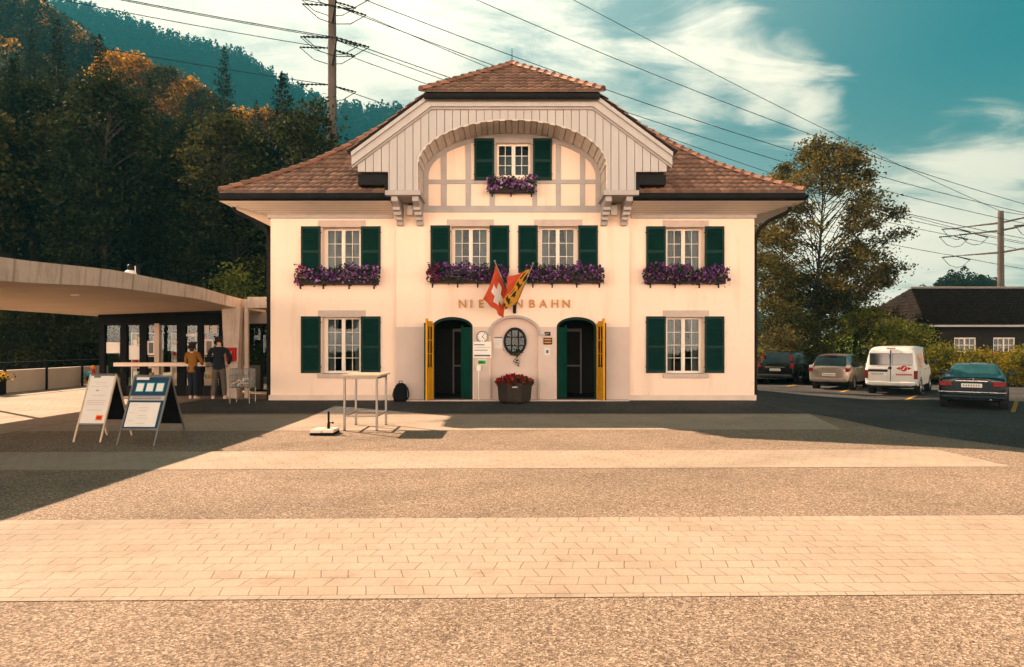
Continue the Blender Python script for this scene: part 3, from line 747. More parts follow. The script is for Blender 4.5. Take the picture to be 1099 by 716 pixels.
# ---- eaves: soffit boards, moulding, gutter
EO = 1.06
ex, ey = 7.25 + EO, WY - EO
nb = 6
for s in (-1, 1):      # boards follow the eaves round, mitred at the corner
    mb = MB(); mb2 = MB()
    for k in range(nb):
        o0, o1 = EO * (k + .04) / nb + .02, EO * (k + .96) / nb + .02; z0, z1 = 5.56 + .2 * (k + .04) / nb, 5.56 + .2 * (k + .96) / nb
        X0, X1 = s * (7.265 + o0), s * (7.265 + o1)
        mb.quad((s * 3.46, WY - o0, z0), (X0, WY - o0, z0), (X1, WY - o1, z1), (s * 3.46, WY - o1, z1))
        mb.quad((X0, WY - o0, z0), (X0, 9.6 + o0, z0), (X1, 9.6 + o1, z1), (X1, WY - o1, z1))
    mb2.quad((s * 3.46, WY, 5.575), (s * 7.265, WY, 5.575), (s * (7.265 + EO), WY - EO, 5.785), (s * 3.46, WY - EO, 5.785))
    mb2.quad((s * 7.265, WY, 5.575), (s * 7.265, 9.6, 5.575), (s * (7.265 + EO), 9.6 + EO, 5.785), (s * (7.265 + EO), WY - EO, 5.785))
    mb.build('soffit', M['soffit'], B); mb2.build('soffit_backing', M['timber_dark'], B)
for s in (-1, 1):
    mb = MB(); mb.box(*sorted((s * 3.56, s * 7.33)), WY - .06, WY - .001, 5.46, 5.57); mb.build('cornice', M['timber_grey'], B, bevel=.012)
    mb = MB(); mb.box(*sorted((s * 7.285, s * 7.34)), WY - .001, 9.6, 5.46, 5.57); mb.build('cornice', M['timber_grey'], B, bevel=.012)
def gutter(name, pts, r=.085, parent=None, fas=.16):
    """half-round gutter with a dark fascia board behind it"""
    g_ = MB(); pts = [Vector(p) for p in pts]
    rows = []
    for i, p in enumerate(pts):
        dirs = []
        if i: dirs.append((pts[i] - pts[i - 1]).normalized())
        if i < len(pts) - 1: dirs.append((pts[i + 1] - pts[i]).normalized())
        out = Vector((0, 0, 0))
        for d in dirs: out += Vector((d.y, -d.x, 0))
        out = out.normalized(); 
        if len(dirs) == 2: out = out / max(.5, out.dot(Vector((dirs[0].y, -dirs[0].x, 0))))
        prof = [(-.02, fas), (-.02, -.02), (.0, -r * .6), (r * .5, -r * 1.1), (r, -r * 1.2), (r * 1.5, -r * 1.0), (r * 1.95, -r * .4), (r * 2.05, .03), (r * 2.2, .05), (r * 1.95, .06), (r * 1.9, .0)]
        rows.append([p + out * u + Vector((0, 0, v)) for u, v in prof])
    g_.grid(rows); return g_.build(name, M['metal_dark'], B, auto=40)
gutter('gutter', [(-3.45, -.88, 5.9), (-8.29, -.88, 5.9)][::-1]); gutter('gutter', [(3.45, -.88, 5.9), (8.29, -.88, 5.9)])
gutter('gutter', [(-8.29, 10.6, 5.9), (-8.29, -.88, 5.9)]); gutter('gutter', [(8.29, -.88, 5.9), (8.29, 10.6, 5.9)])
gutter('gutter', [(-2.42, GY - .22, 8.53), (2.42, GY - .22, 8.53)], .075, fas=.15)
for s in (-1, 1):
    mb = MB(); mb.box(*sorted((s * 3.46, s * 4.36)), -1.0, .6, 6.2, 6.5); mb.box(*sorted((s * 3.47, s * 3.6)), -1.06, .1, 5.84, 6.25)
    mb.build('valley_flashing', M['metal_dark'], B)
    mb = MB(); xg = s * 8.15
    mb.tube([(s * 8.2, -.2, 5.85), (s * 8.2, -.2, 5.66), (s * 8.1, -.12, 5.55), (s * 7.75, .15, 5.42), (s * 7.52, .35, 5.2), (s * 7.42, .45, 4.9), (s * 7.42, .45, 0)], .055, 10)
    for z in (1.2, 3.0, 4.6): mb.tube([(s * 7.42, .45, z), (s * 7.42, .45, z + .03)], .07, 10)
    mb.build('downpipe', M['metal_dark'], B, auto=50)

# ---- tiled roof
def tile_face(name, O, U, V, lo, hi, tmax, prof, course=.335, tw=.22, seed=0, lift=.075, tile_mats=None, parent=B, per=6):
    """courses of pan tiles on the face O + U*u + V*t + z(prof(t)), lo(t) <= u <= hi(t)"""
    rs = np.random.RandomState(seed); O, U, V = map(Vector, (O, U, V)); Vt, Ft, Ct = [], [], []
    t = 0.0; k = 0
    base = np.array([[.25, .138, .088], [.22, .118, .076], [.275, .158, .10], [.19, .10, .066], [.245, .145, .098], [.165, .09, .06]])
    while t < tmax - 1e-4:
        sl = math.hypot(1, (prof(min(tmax, t + .05)) - prof(t)) / .05 if t + .05 <= tmax else .7)
        t2 = min(tmax, t + course / sl); ov = min(tmax, t2 + .03)
        a0, b0 = lo(t), hi(t); a1, b1 = lo(ov), hi(ov)
        i0, i1 = int(math.floor(a0 / tw)), int(math.ceil(b0 / tw))
        off = rs.uniform(-.01, .01)
        for i in range(i0, i1):
            c = base[rs.randint(len(base))] * rs.uniform(.75, 1.2); dz = rs.uniform(-.006, .006); dt = rs.uniform(-.012, .012)
            if (i + 1) * tw < a0 or i * tw > b0: continue
            for j in range(per):
                uu = [i * tw + tw * j / per, i * tw + tw * (j + 1) / per]
                hh = [.024 * (abs(math.sin(PI * (j + e) / per)) ** 1.3) for e in (0, 1)]
                q = []
                lo_pts = []; hi_pts = []; lip = []
                for e in (0, 1):
                    u0 = min(max(uu[e] + off, a0), b0); u1 = min(max(uu[e] + off, a1), b1)
                    tl = max(0, t + dt - .015) if k else t - .03
                    p0 = O + U * u0 + V * tl; p0.z += prof(max(0, tl)) + lift + hh[e] + dz - (.02 if tl < 0 else 0)
                    p1 = O + U * u1 + V * ov; p1.z += prof(ov) + .012 + hh[e] + dz
                    p2 = O + U * u0 + V * tl; p2.z += prof(max(0, tl)) - .012
                    lo_pts.append(p0); hi_pts.append(p1); lip.append(p2)
                if (lo_pts[0] - lo_pts[1]).length + (hi_pts[0] - hi_pts[1]).length < .004: continue
                n = len(Vt); Vt += [lo_pts[0], lo_pts[1], hi_pts[1], hi_pts[0], lip[0], lip[1]]
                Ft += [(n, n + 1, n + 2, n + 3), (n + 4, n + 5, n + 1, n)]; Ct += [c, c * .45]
        t = t2; k += 1
    off = Vector(parent.location)
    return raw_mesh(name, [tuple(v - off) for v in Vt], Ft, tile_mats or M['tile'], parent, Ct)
M['tile'] = colattr_mat('tile', .62, (1.1, 1.02, .97), .25, 35, .004, spec=.45)
prof_pts = [(0, 6.0), (1, 6.62), (2, 7.32), (3, 8.2), (4, 9.2), (5, 10.15), (5.6, 10.68)]
def prof(t):
    for (a, za), (b, zb) in zip(prof_pts, prof_pts[1:]):
        if t <= b: return za + (zb - za) * (t - a) / (b - a)
    return prof_pts[-1][1]
TM = 5.6
roofY0, roofY1 = ey, 10.6
inner = lambda t: max(0.0, min(3.5, (10.40 - prof(t)) / .742 + .12))
tile_face('roof', (0, roofY0, 0), (1, 0, 0), (0, 1, 0), lambda t: -ex + t, lambda t: -inner(t), TM, prof, seed=1)
tile_face('roof', (0, roofY0, 0), (1, 0, 0), (0, 1, 0), lambda t: inner(t), lambda t: ex - t, TM, prof, seed=8)
yl = (roofY1 - roofY0) / 2; yc = (roofY0 + roofY1) / 2
tile_face('roof', (-ex, yc, 0), (0, -1, 0), (1, 0, 0), lambda t: -yl + t, lambda t: yl - t, TM, prof, seed=2, per=4)
tile_face('roof', (ex, yc, 0), (0, 1, 0), (-1, 0, 0), lambda t: -yl + t, lambda t: yl - t, TM, prof, seed=3, per=4)
tile_face('roof', (0, roofY1, 0), (-1, 0, 0), (0, -1, 0), lambda t: -ex + t, lambda t: ex - t, TM, prof, seed=4, per=3, tw=.3)
# the gable's own roof: a half hip in front and two side planes
HX, HZ, HR, HY0, HY1 = 2.50, 8.63, 10.40, GY - .34, 1.0
hp = lambda t: HZ + (HR - HZ) * t / (HY1 - HY0)
tile_face('roof', (0, HY0, 0), (1, 0, 0), (0, 1, 0), lambda t: -HX * (1 - t / (HY1 - HY0)), lambda t: HX * (1 - t / (HY1 - HY0)), HY1 - HY0, hp, seed=5, course=.33)
SLP = .742; XE = 4.55
for s, sd in ((-1, 6), (1, 7)):
    sp_ = lambda t: HR - SLP * XE + SLP * t
    hy = lambda t: (HY0 + .12) if XE - t > HX else (HY0 + (HX - (XE - t)) / HX * (HY1 - HY0))
    # u runs so that the normal points up either way
    if s < 0: tile_face('roof', (-XE, 0, 0), (0, -1, 0), (1, 0, 0), lambda t: -4.6, lambda t: -hy(t), XE, sp_, seed=sd, lift=.06)
    else: tile_face('roof', (XE, 0, 0), (0, 1, 0), (-1, 0, 0), lambda t: hy(t), lambda t: 4.6, XE, sp_, seed=sd, lift=.06)
# ridge and hip caps, each a short overlapping half pipe
def caps(name, path, r=.105, step=.34, seed=0):
    rs = np.random.RandomState(seed); Vt, Ft, Ct = [], [], []
    path = [Vector(p) for p in path]; L = [0]
    for a, b in zip(path, path[1:]): L.append(L[-1] + (b - a).length)
    def at(s):
        for i in range(len(path) - 1):
            if s <= L[i + 1] or i == len(path) - 2: return path[i].lerp(path[i + 1], (s - L[i]) / (L[i + 1] - L[i]))
    s = 0
    while s < L[-1] - .05:
        a, b = at(s), at(min(L[-1], s + step * 1.12)); d = (b - a).normalized(); side = d.cross(Vector((0, 0, 1))).normalized(); up = side.cross(d).normalized()
        c = np.array([.29, .145, .09]) * rs.uniform(.6, 1.25); n = len(Vt); K = 8
        for p, rr, lf in ((a, r * 1.12, .035), (b, r * .9, .01)):
            for k in range(K + 1):
                an = PI * k / K; Vt.append(p + side * rr * math.cos(an) + up * (rr * math.sin(an) + lf - .03))
        for k in range(K): Ft.append((n + k, n + k + 1, n + K + 2 + k, n + K + 1 + k)); Ct.append(c)
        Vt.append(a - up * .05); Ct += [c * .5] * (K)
        for k in range(K): Ft.append((n + k, n + k + 1, len(Vt) - 1, len(Vt) - 1))
        s += step
    tri = [f for f in Ft]
    V2 = [tuple(v - Vector(B.location)) for v in Vt]
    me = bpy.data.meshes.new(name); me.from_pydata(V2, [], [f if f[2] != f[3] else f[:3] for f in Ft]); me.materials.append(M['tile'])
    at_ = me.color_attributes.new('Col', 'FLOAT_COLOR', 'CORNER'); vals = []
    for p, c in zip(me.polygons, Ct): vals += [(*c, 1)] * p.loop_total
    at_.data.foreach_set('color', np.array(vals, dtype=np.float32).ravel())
    o = bpy.data.objects.new(name, me); col.objects.link(o); o.parent = B; return o
def hip(sx, sy):
    return [(sx * (ex - t), (roofY0 + t) if sy < 0 else (roofY1 - t), prof(t) + .05) for t in np.linspace(0, TM, 18)]
caps('hip_tiles', hip(-1, -1), seed=1); caps('hip_tiles', hip(1, -1), seed=2); caps('hip_tiles', hip(-1, 1), seed=3); caps('hip_tiles', hip(1, 1), seed=4)
caps('ridge_tiles', [(-(ex - TM), roofY0 + TM, 10.73), (ex - TM, roofY0 + TM, 10.73)], seed=5)
caps('hip_tiles', [(-HX, HY0, HZ + .05), (0, HY1, HR + .05)], seed=6); caps('hip_tiles', [(HX, HY0, HZ + .05), (0, HY1, HR + .05)], seed=7)
caps('ridge_tiles', [(0, HY1 - .05, HR + .05), (0, 4.6, HR + .05)], seed=8)
mb = MB()
for s in (-1, 1):      # dark verge under the gable tiles, closes the roof edge
    mb.prism([(s * XE, HR - SLP * XE - .06), (s * XE, HR - SLP * XE + .02), (s * HX, HR - SLP * HX + .02), (s * HX, HR - SLP * HX - .06)][::s], HY0 + .15, HY0 + .19)
    mb.build('verge', M['metal_dark'], B); mb = MB()
mb = MB(); mb.tube([(0, HY1, HR + .1), (0, HY1, HR + .55)], [.02, .008], 6); mb.build('finial', M['metal_dark'], B)
# dark deck that shuts the loft
mb = MB()
for s in (-1, 1):
    rr = [[(s * (ex - t - .05), roofY0 + t + .05, prof(t) - .05), (s * (ex - t - .05), roofY1 - t - .05, prof(t) - .05)] for t in np.linspace(0.3, TM, 12)]
    mb.grid(rr)
mb.grid([[(-(ex - t - .05), roofY0 + t + .05, prof(t) - .05), (-3.5, roofY0 + t + .05, prof(t) - .05)] for t in np.linspace(0.3, 4.4, 12)])
mb.grid([[((ex - t - .05), roofY0 + t + .05, prof(t) - .05), (3.5, roofY0 + t + .05, prof(t) - .05)] for t in np.linspace(0.3, 4.4, 12)])
for s in (-1, 1): mb.quad((s * XE, HY0 + .2, HR - SLP * XE - .05), (s * XE, 4.5, HR - SLP * XE - .05), (0, 4.5, HR - .05), (0, HY1, HR - .05), (s * HX, HY0 + .2, HR - SLP * HX - .05))
mb.quad((-HX, HY0 + .1, HZ - .05), (HX, HY0 + .1, HZ - .05), (0, HY1, HR - .06))
mb.build('roof_deck', M['timber_dark'], B)
# ------------------------------------------------------------------ foliage helpers
def leaves_geo(C, size, rs, flat=0.0, asp=.55, droop=0.0):
    """diamond leaves at centres C; returns V, F"""
    n = len(C); C = np.asarray(C)
    d = rs.normal(size=(n, 3)); d[:, 2] = d[:, 2] * (1 - flat) - droop; d /= np.linalg.norm(d, axis=1)[:, None] + 1e-9
    e = rs.normal(size=(n, 3)); e -= d * (e * d).sum(1)[:, None]; e /= np.linalg.norm(e, axis=1)[:, None] + 1e-9
    nn = np.cross(d, e)
    s = size * rs.uniform(.6, 1.35, n)[:, None] if np.isscalar(size) else (size * rs.uniform(.6, 1.35, n))[:, None]
    V = np.stack([C - d * s * .5, C + e * s * asp * .5 - nn * s * .08, C + d * s * .5, C - e * s * asp * .5 - nn * s * .08], 1).reshape(-1, 3)
    F = np.arange(4 * n).reshape(n, 4); return V, F
def merge_geo(parts):
    V, F, o = [], [], 0
    for v, f in parts: V.append(v); F.append(np.asarray(f) + o); o += len(v)
    return np.concatenate(V), np.concatenate(F)

M['petunia_leaf'] = leaf_mat('petunia_leaf', (.012, .03, .01), (.03, .06, .018), trans=.2, scale=4)
M['petunia'] = leaf_mat('petunia', (.06, .016, .085), (.19, .065, .23), (.50, .31, .50), trans=.25, scale=5)
M['petunia_red'] = leaf_mat('petunia_red', (.10, .008, .05), (.24, .03, .13), (.45, .2, .3), trans=.25, scale=5)
M['red_flower'] = leaf_mat('red_flower', (.16, .006, .01), (.33, .015, .02), (.42, .05, .05), trans=.25, scale=5)
M['yellow_flower'] = leaf_mat('yellow_flower', (.45, .2, .02), (.7, .38, .03), (.75, .5, .08), trans=.25, scale=5)
M['box_brown'] = pm('box_brown', (.035, .026, .02), .8, .2, 6, .1, 40, .002)

def cluster_points(n, L, dep, h0, h1, rs, droop=.12):
    x = rs.uniform(-L / 2, L / 2, n); lump = .5 + .5 * np.sin(x * 5.1 + rs.uniform(0, 6)) * np.sin(x * 2.3 + 1)
    z = h0 + (h1 - h0) * rs.beta(1.6, 1.3, n) * (.7 + .4 * lump)
    y = -dep * rs.beta(1.5, 1.2, n)
    m = rs.rand(n) < .22; z[m] -= droop * rs.rand(m.sum()); y[m] -= .05
    endz = np.abs(x) > L / 2 - .15; z[endz] -= rs.rand(endz.sum()) * .08
    return np.stack([x, y, z], 1)
def flower_box(x, z, y, L, label, seed, pink_end=0, big=1.0):
    """planter on wall brackets; z is the top of the box"""
    rs = np.random.RandomState(seed)
    t = thing('flower_box', label, 'flower box', (x, y, z), 0, 'window flower boxes')
    b = MB(); b.box(x - L / 2 + .06, x + L / 2 - .06, y - .24, y - .05, z - .17, z); b.build('box', M['box_brown'], t, bevel=.01)
    for u in np.linspace(-.42, .42, 4 if L > 2 else 3):
        u += rs.uniform(-.03, .03)
        k = MB(); k.box(x + u * L - .022, x + u * L + .022, y - .25, y - .0, z - .2, z - .172); k.box(x + u * L - .022, x + u * L + .022, y - .25, y - .215, z - .31, z - .2); k.build('bracket', M['metal_dark'], t)
    C = cluster_points(int(1150 * L / 2.4), L, .42 * big, -.13, .40 * big, rs); o = raw_mesh('foliage', *leaves_geo(C, .085, rs), M['petunia_leaf'], t); o['kind'] = 'stuff'
    C = cluster_points(int(600 * L / 2.4), L, .46 * big, -.13, .44 * big, rs)
    # a bloom is a ring of five petals
    def blooms(C):
        parts = []; n = len(C); rs2 = rs
        nrm = rs2.normal(size=(n, 3)); nrm[:, 1] -= 1.3; nrm /= np.linalg.norm(nrm, axis=1)[:, None]
        a = np.cross(nrm, [0, 0, 1.]); a /= np.linalg.norm(a, axis=1)[:, None] + 1e-9; b2 = np.cross(nrm, a); r = rs2.uniform(.03, .05, n)[:, None]
        ring = [C + (a * math.cos(k * PI / 3) + b2 * math.sin(k * PI / 3)) * r * (1 if k % 2 else .82) - nrm * .0 for k in range(6)]
        V = np.stack(ring, 1).reshape(-1, 3); i = np.arange(n)[:, None] * 6
        F = np.concatenate([i + np.array([0, 1, 2, 3]), i + np.array([0, 3, 4, 5])]); return V, F
    red = (C[:, 0] * pink_end > L / 2 - .35) if pink_end else (rs.rand(len(C)) < .04)
    o = raw_mesh('blossom', *blooms(C[~red]), M['petunia'], t); o['kind'] = 'stuff'
    o = raw_mesh('blossom', *blooms(C[red]), M['petunia_red'], t); o['kind'] = 'stuff'
    return t
flower_box((363.5 - 550) / 36, 3.63, WY, 2.5, 'purple petunia box under the upper window at the left end of the house', 11, -1)
flower_box((503 - 550) / 36, 3.66, 0, 2.36, 'purple petunia box under the upper window over the left doorway', 12, -1)
flower_box((605.5 - 550) / 36, 3.66, 0, 2.30, 'purple petunia box under the upper window over the right doorway', 13)
flower_box((735.5 - 550) / 36, 3.66, WY, 2.5, 'purple petunia box under the upper window at the right end of the house', 14)
flower_box(.0, 6.33, -.03, 1.46, 'small purple petunia box under the attic window in the arched gable', 15, 0, .85)

# ---- lettering on the wall
def text_mesh(s, size, extr, bold=.0):
    cu = bpy.data.curves.new('txt', 'FONT'); cu.body = s; cu.size = size; cu.extrude = extr; cu.offset = bold; cu.align_x = 'CENTER'
    o = bpy.data.objects.new('txt', cu); col.objects.link(o); dg = bpy.context.evaluated_depsgraph_get(); dg.update()
    me = bpy.data.meshes.new_from_object(o.evaluated_get(dg)); bpy.data.objects.remove(o); bpy.data.curves.remove(cu); return me
def put_text(mb, s, x, y, z, size, extr=.004, bold=0.0, Mx=None):
    """text standing in the xz plane facing -y, base line at z, centred on x; appended to mb"""
    me = text_mesh(s, size, extr, bold); n = len(mb.v)
    for v in me.vertices:
        p = Vector((x + v.co.x, y - v.co.z, z + v.co.y)); mb.v.append(tuple(Mx @ p) if Mx is not None else tuple(p))
    for p in me.polygons: mb.f.append(tuple(n + i for i in p.vertices)); mb.m.append(mb.cur)
    bpy.data.meshes.remove(me)
L0 = MB()
xsL = [496.8, 506, 516.8, 530, 543.5, 557.5, 571.5, 583.5, 596, 608]
for ch, x in zip('NIESENBAHN', xsL): put_text(L0, ch, (x - 550) / 36, -.03, 2.775, .34, .022, .004)
tag(L0.build('wall_lettering', M['gold']), 'gold capital letters across the wall between upper windows and doors', 'lettering')

# ---- flags and their poles
fb0 = Vector((.075, -.1, 2.72))
br = MB(); br.box(.075 - .05, .075 + .05, -.08, -.0, 2.60, 2.86); br.tube([fb0, fb0 + Vector((0, -.12, .1))], .05, 10); 
tipL, tipR = P(531.5, 280.5, 19.2), P(572.6, 283, 19.2)
def flagpole(tip, label):
    t = thing('flagpole', label, 'flagpole', tuple(fb0), 0, 'flagpoles over the niche')
    m = MB(); m.tube([fb0 + Vector((0, -.05, .03)), tip], [.02, .016], 10); m.build('pole', M['steel'], t, smooth=True)
    m = MB(); m.lathe([(0, .045), (.025, .035), (.036, 0), (.025, -.03), (.0, -.04)], tip, 12); m.build('knob', M['steel'], t, smooth=True)
    return t
flagpole(tipL, 'thin slanting flagpole leaning left with the red white-crossed flag'); flagpole(tipR, 'thin slanting flagpole leaning right with the yellow and black flag')
tag(br.build('flag_bracket', M['metal_dark'], None, bevel=.006), 'dark iron bracket above the niche holding both flagpoles', 'bracket')
def flag(name, label, H0, H1, F0, F1, colour, seed, amp=.05):
    nu = nv = 56; V, F, Cc = [], [], []
    for i in range(nu + 1):
        for j in range(nv + 1):
            u, v = i / nu, j / nv      # u along the hoist, v towards the fly
            p = H0.lerp(H1, u).lerp(F0.lerp(F1, u), v)
            sag = .10 * math.sin(PI * v) * (1 - u * .4)
            w_ = amp * math.sin(u * 9 + v * 2.2 + seed) * (v ** .7) + amp * .5 * math.sin(u * 17 - v * 3 + seed) * v
            V.append((p.x + w_ * .5, p.y + w_ * 1.3, p.z - sag * .6 + .012 * math.sin(u * 14) * v))
    for i in range(nu):
        for j in range(nv):
            a = i * (nv + 1) + j; F.append((a, a + 1, a + nv + 2, a + nv + 1)); Cc.append(colour((i + .5) / nu, (j + .5) / nv))
    o = raw_mesh(name, V, F, M['cloth'], None, Cc, True); tag(o, label, 'flag'); return o
mc, ntc, bc = new_mat('cloth'); M['cloth'] = mc
ac = N(ntc, 'ShaderNodeVertexColor', layer_name='Col'); wv = noise(ntc, 60, 3, .6, wcoord(ntc)); cc = mixc(ntc, .2, ac.outputs[0], wv, 'OVERLAY'); ntc.links.new(cc, bc.inputs['Base Color']); bc.inputs['Roughness'].default_value = .75
tlc = N(ntc, 'ShaderNodeBsdfTranslucent'); ntc.links.new(cc, tlc.inputs[0]); mxc = N(ntc, 'ShaderNodeMixShader'); mxc.inputs[0].default_value = .3
ntc.links.new(bc.outputs[0], mxc.inputs[1]); ntc.links.new(tlc.outputs[0], mxc.inputs[2]); ntc.links.new(mxc.outputs[0], ntc.nodes['Material Output'].inputs[0])
RED = (.62, .075, .022)
def swiss(u, v):
    a, b = abs(u - .5), abs(v - .5)
    return (.85, .8, .74) if (a < .1 and b < .3) or (b < .1 and a < .3) else RED
pole = lambda tip, k: fb0.lerp(tip, k)
flag('flag', 'red flag with white cross hanging from the left pole', pole(tipL, .94), pole(tipL, .36), P(519.5, 321, 18.75), P(541, 342, 18.9), swiss, 1.0, .05)
def bern(u, v):
    s_ = v - (u + .30)            # red above, the wide yellow band with its black beast below
    if s_ > 0: return RED
    k = math.sin(u * 21 + 2.2 * math.sin(v * 15)) + math.sin(v * 19 + 1.7 * math.sin(u * 17))
    if -.62 < s_ < -.07 and k > .1: return (.012, .01, .008)
    return (.75, .36, .02)
flag('flag', 'yellow and black banner with red corners hanging from the right pole', pole(tipR, .95), pole(tipR, .18), P(545.5, 297, 18.95), P(540.5, 333, 18.85), bern, 2.4, .045)

# ---- signs on the wall round the niche
def plate(name, label, px0, px1, py0, py1, th, mat, lines=(), y=-.03, ink='ink', frame=None, cat='sign', extra=None):
    t = thing(name, label, cat, ((px0 + px1 - 1100) / 72, y, pz36(py1)))
    x0, x1, z0, z1 = px36(px0), px36(px1), pz36(py1), pz36(py0)
    b = MB(); b.box(x0, x1, y - th, y, z0, z1); b.build('board', M[mat], t, bevel=.006)
    if lines:
        for (u0, u1, v0, v1, mt_) in lines:
            l = MB(); l.box(x0 + (x1 - x0) * u0, x0 + (x1 - x0) * u1, y - th - .004, y - th - .001, z1 - (z1 - z0) * v1, z1 - (z1 - z0) * v0); l.build('printing', M[mt_], t)
    return t
clock = thing('wall_clock', 'round white clock on the wall above the white sign box', 'clock', (px36(518.3), -.03, pz36(361.5)))
cxk, czk = px36(518.3), pz36(361.5)
m = MB(); m.lathe([(0, -.10), (.155, -.10), (.175, -.085), (.175, -.03)], (cxk, 0, czk), 32, 'y'); m.build('case', M['white'], clock, auto=40)
m = MB(); m.lathe([(.175, -.11), (.16, -.118), (.15, -.104)], (cxk, 0, czk), 32, 'y'); m.build('bezel', M['steel'], clock, auto=40)
m = MB()
for k in range(12):
    a = k * PI / 6; R = Matrix.Translation((cxk, 0, czk)) @ Matrix.Rotation(a, 4, 'Y'); m.box(-.006, .006, -.106, -.103, .11, .14, R)
m.build('hour_marks', M['black'], clock)
for a, l, w_ in ((2.3, .085, .009), (.55, .12, .006)):
    m = MB(); m.box(-w_, w_, -.111, -.108, -.02, l, Matrix.Translation((cxk, 0, czk)) @ Matrix.Rotation(a, 4, 'Y')); m.build('hand', M['black'], clock)
plate('sign_box', 'white box sign with grey lines of writing below the round clock', 508.6, 528, 366.8, 384.2, .10, 'white', ((.06, .62, .16, .22, 'ink'), (.06, .94, .34, .37, 'stone'), (.06, .8, .5, .54, 'ink'), (.06, .94, .80, .90, 'ink')))
plate('paper_sign', 'white paper notice at the left edge of the niche', 530.2, 540, 361.5, 374, .012, 'paper', ((.05, .95, .02, .12, 'ink'), (.1, .8, .3, .34, 'stone'), (.1, .9, .45, .49, 'stone'), (.1, .7, .6, .64, 'stone')), y=.122)
plate('notice', 'small white and green notice just above a thin post', 513, 522.5, 384.8, 391.6, .02, 'paper', ((.08, .92, .3, .9, 'green'), (.2, .7, .5, .68, 'yellow')))
m = MB(); m.tube([(px36(514.5), -.14, .0), (px36(514.5), -.14, 1.0)], .02, 8); m.box(px36(514.5) - .06, px36(514.5) + .06, -.17, -.11, .9, 1.06); m.lathe([(0, .0), (.11, .0), (.11, .02), (.03, .035)], (px36(514.5), -.14, .0), 16)
tag(m.build('sign_post', M['white']), 'thin pale post standing left of the niche below the green notice', 'post')
plate('plaque', 'tiny black plaque right of the niche, topmost of three', 585, 591.2, 356.2, 360.4, .02, 'black', ((.15, .85, .3, .42, 'steel'), (.15, .6, .6, .7, 'steel')))
plate('plaque', 'dark brown plaque with two gold lines right of the niche', 583.7, 593, 362.4, 369.8, .02, 'wood_dark', ((.1, .9, .2, .38, 'gold'), (.1, .9, .6, .78, 'gold')))
plate('plaque', 'small white square notice with dark centre right of the niche', 584.4, 591.2, 373.4, 381.4, .02, 'paper', ((.3, .7, .3, .7, 'ink'),))
# small white lamps between the corbels
for s, lab in ((-1, 'small white wall lamp under the left corbels of the gable'), (1, 'small white wall lamp under the right corbels of the gable')):
    t = thing('wall_lamp', lab, 'lamp', (s * 3.02, 0, 5.5), 0, 'wall lamps under the gable')
    x = s * 3.02
    m = MB(); m.box(x - .1, x + .1, -.19, -.02, 5.5, 5.80); m.build('lamp_shade', M['white'], t, bevel=.03)
    m = MB(); m.box(x - .07, x + .07, -.02, -.001, 5.53, 5.85); m.build('mount', M['metal_dark'], t)

# ---- octagonal planter with red flowers
t = thing('planter', 'dark octagonal tub of red flowers in front of the niche', 'planter', (.075, -.72, 0))
def octa(r, z, c=(.075, -.72)): return [(c[0] + r * math.cos(PI / 8 + k * PI / 4), c[1] + r * math.sin(PI / 8 + k * PI / 4), z) for k in range(8)]
m = MB(); R_ = [octa(.46, .05), octa(.50, .13), octa(.53, .5), octa(.56, .5), octa(.56, .58), octa(.49, .58), octa(.48, .5)]
m.grid(R_, True); m.quad(*R_[0]); m.quad(*R_[-1]); m.build('tub', M['box_brown'], t, bevel=.006)
for k in (0, 2, 4, 6):
    q = octa(.36, 0)[k]; f = MB(); f.box(q[0] - .05, q[0] + .05, q[1] - .05, q[1] + .05, 0, .06); f.build('foot', M['black'], t)
m = MB(); m.box(.0, .15, -1.225, -1.205, .46, .5); m.build('name_plate', M['steel'], t)
rs = np.random.RandomState(5)
def dome(n, rx, rz, zc, rs):
    d = rs.normal(size=(n, 3)); d /= np.linalg.norm(d, axis=1)[:, None]; r = rs.uniform(.55, 1.0, n)[:, None]; p = d * r * np.array([rx, rx, rz]); p[:, 2] = np.abs(p[:, 2]) * 1.0 - .04; return p + np.array([0, 0, zc])
o = raw_mesh('foliage', *leaves_geo(dome(900, .56, .25, .58, rs), .1, rs), M['petunia_leaf'], t); o['kind'] = 'stuff'
o = raw_mesh('blossom', *leaves_geo(dome(520, .6, .31, .58, rs), .085, rs, asp=.9), M['red_flower'], t); o['kind'] = 'stuff'
# trailing plant in the oval window
t = thing('hanging_plant', 'small trailing green plant on the sill of the oval window', 'plant', (.12, .0, 1.38))
p_ = np.concatenate([rs.normal(size=(60, 3)) * [.12, .03, .05] + [-.02, -.0, .1], rs.normal(size=(60, 3)) * [.05, .03, .12] + [.02, -.03, -.08], rs.normal(size=(25, 3)) * [.03, .02, .05] + [.03, -.03, -.26]])
o = raw_mesh('foliage', *leaves_geo(p_, .06, rs), M['petunia_leaf'], t); o['kind'] = 'stuff'
m = MB(); m.box(-.06, .24, -.06, .055, 1.36, 1.42); m.build('pot', M['box_brown'], t, bevel=.01)

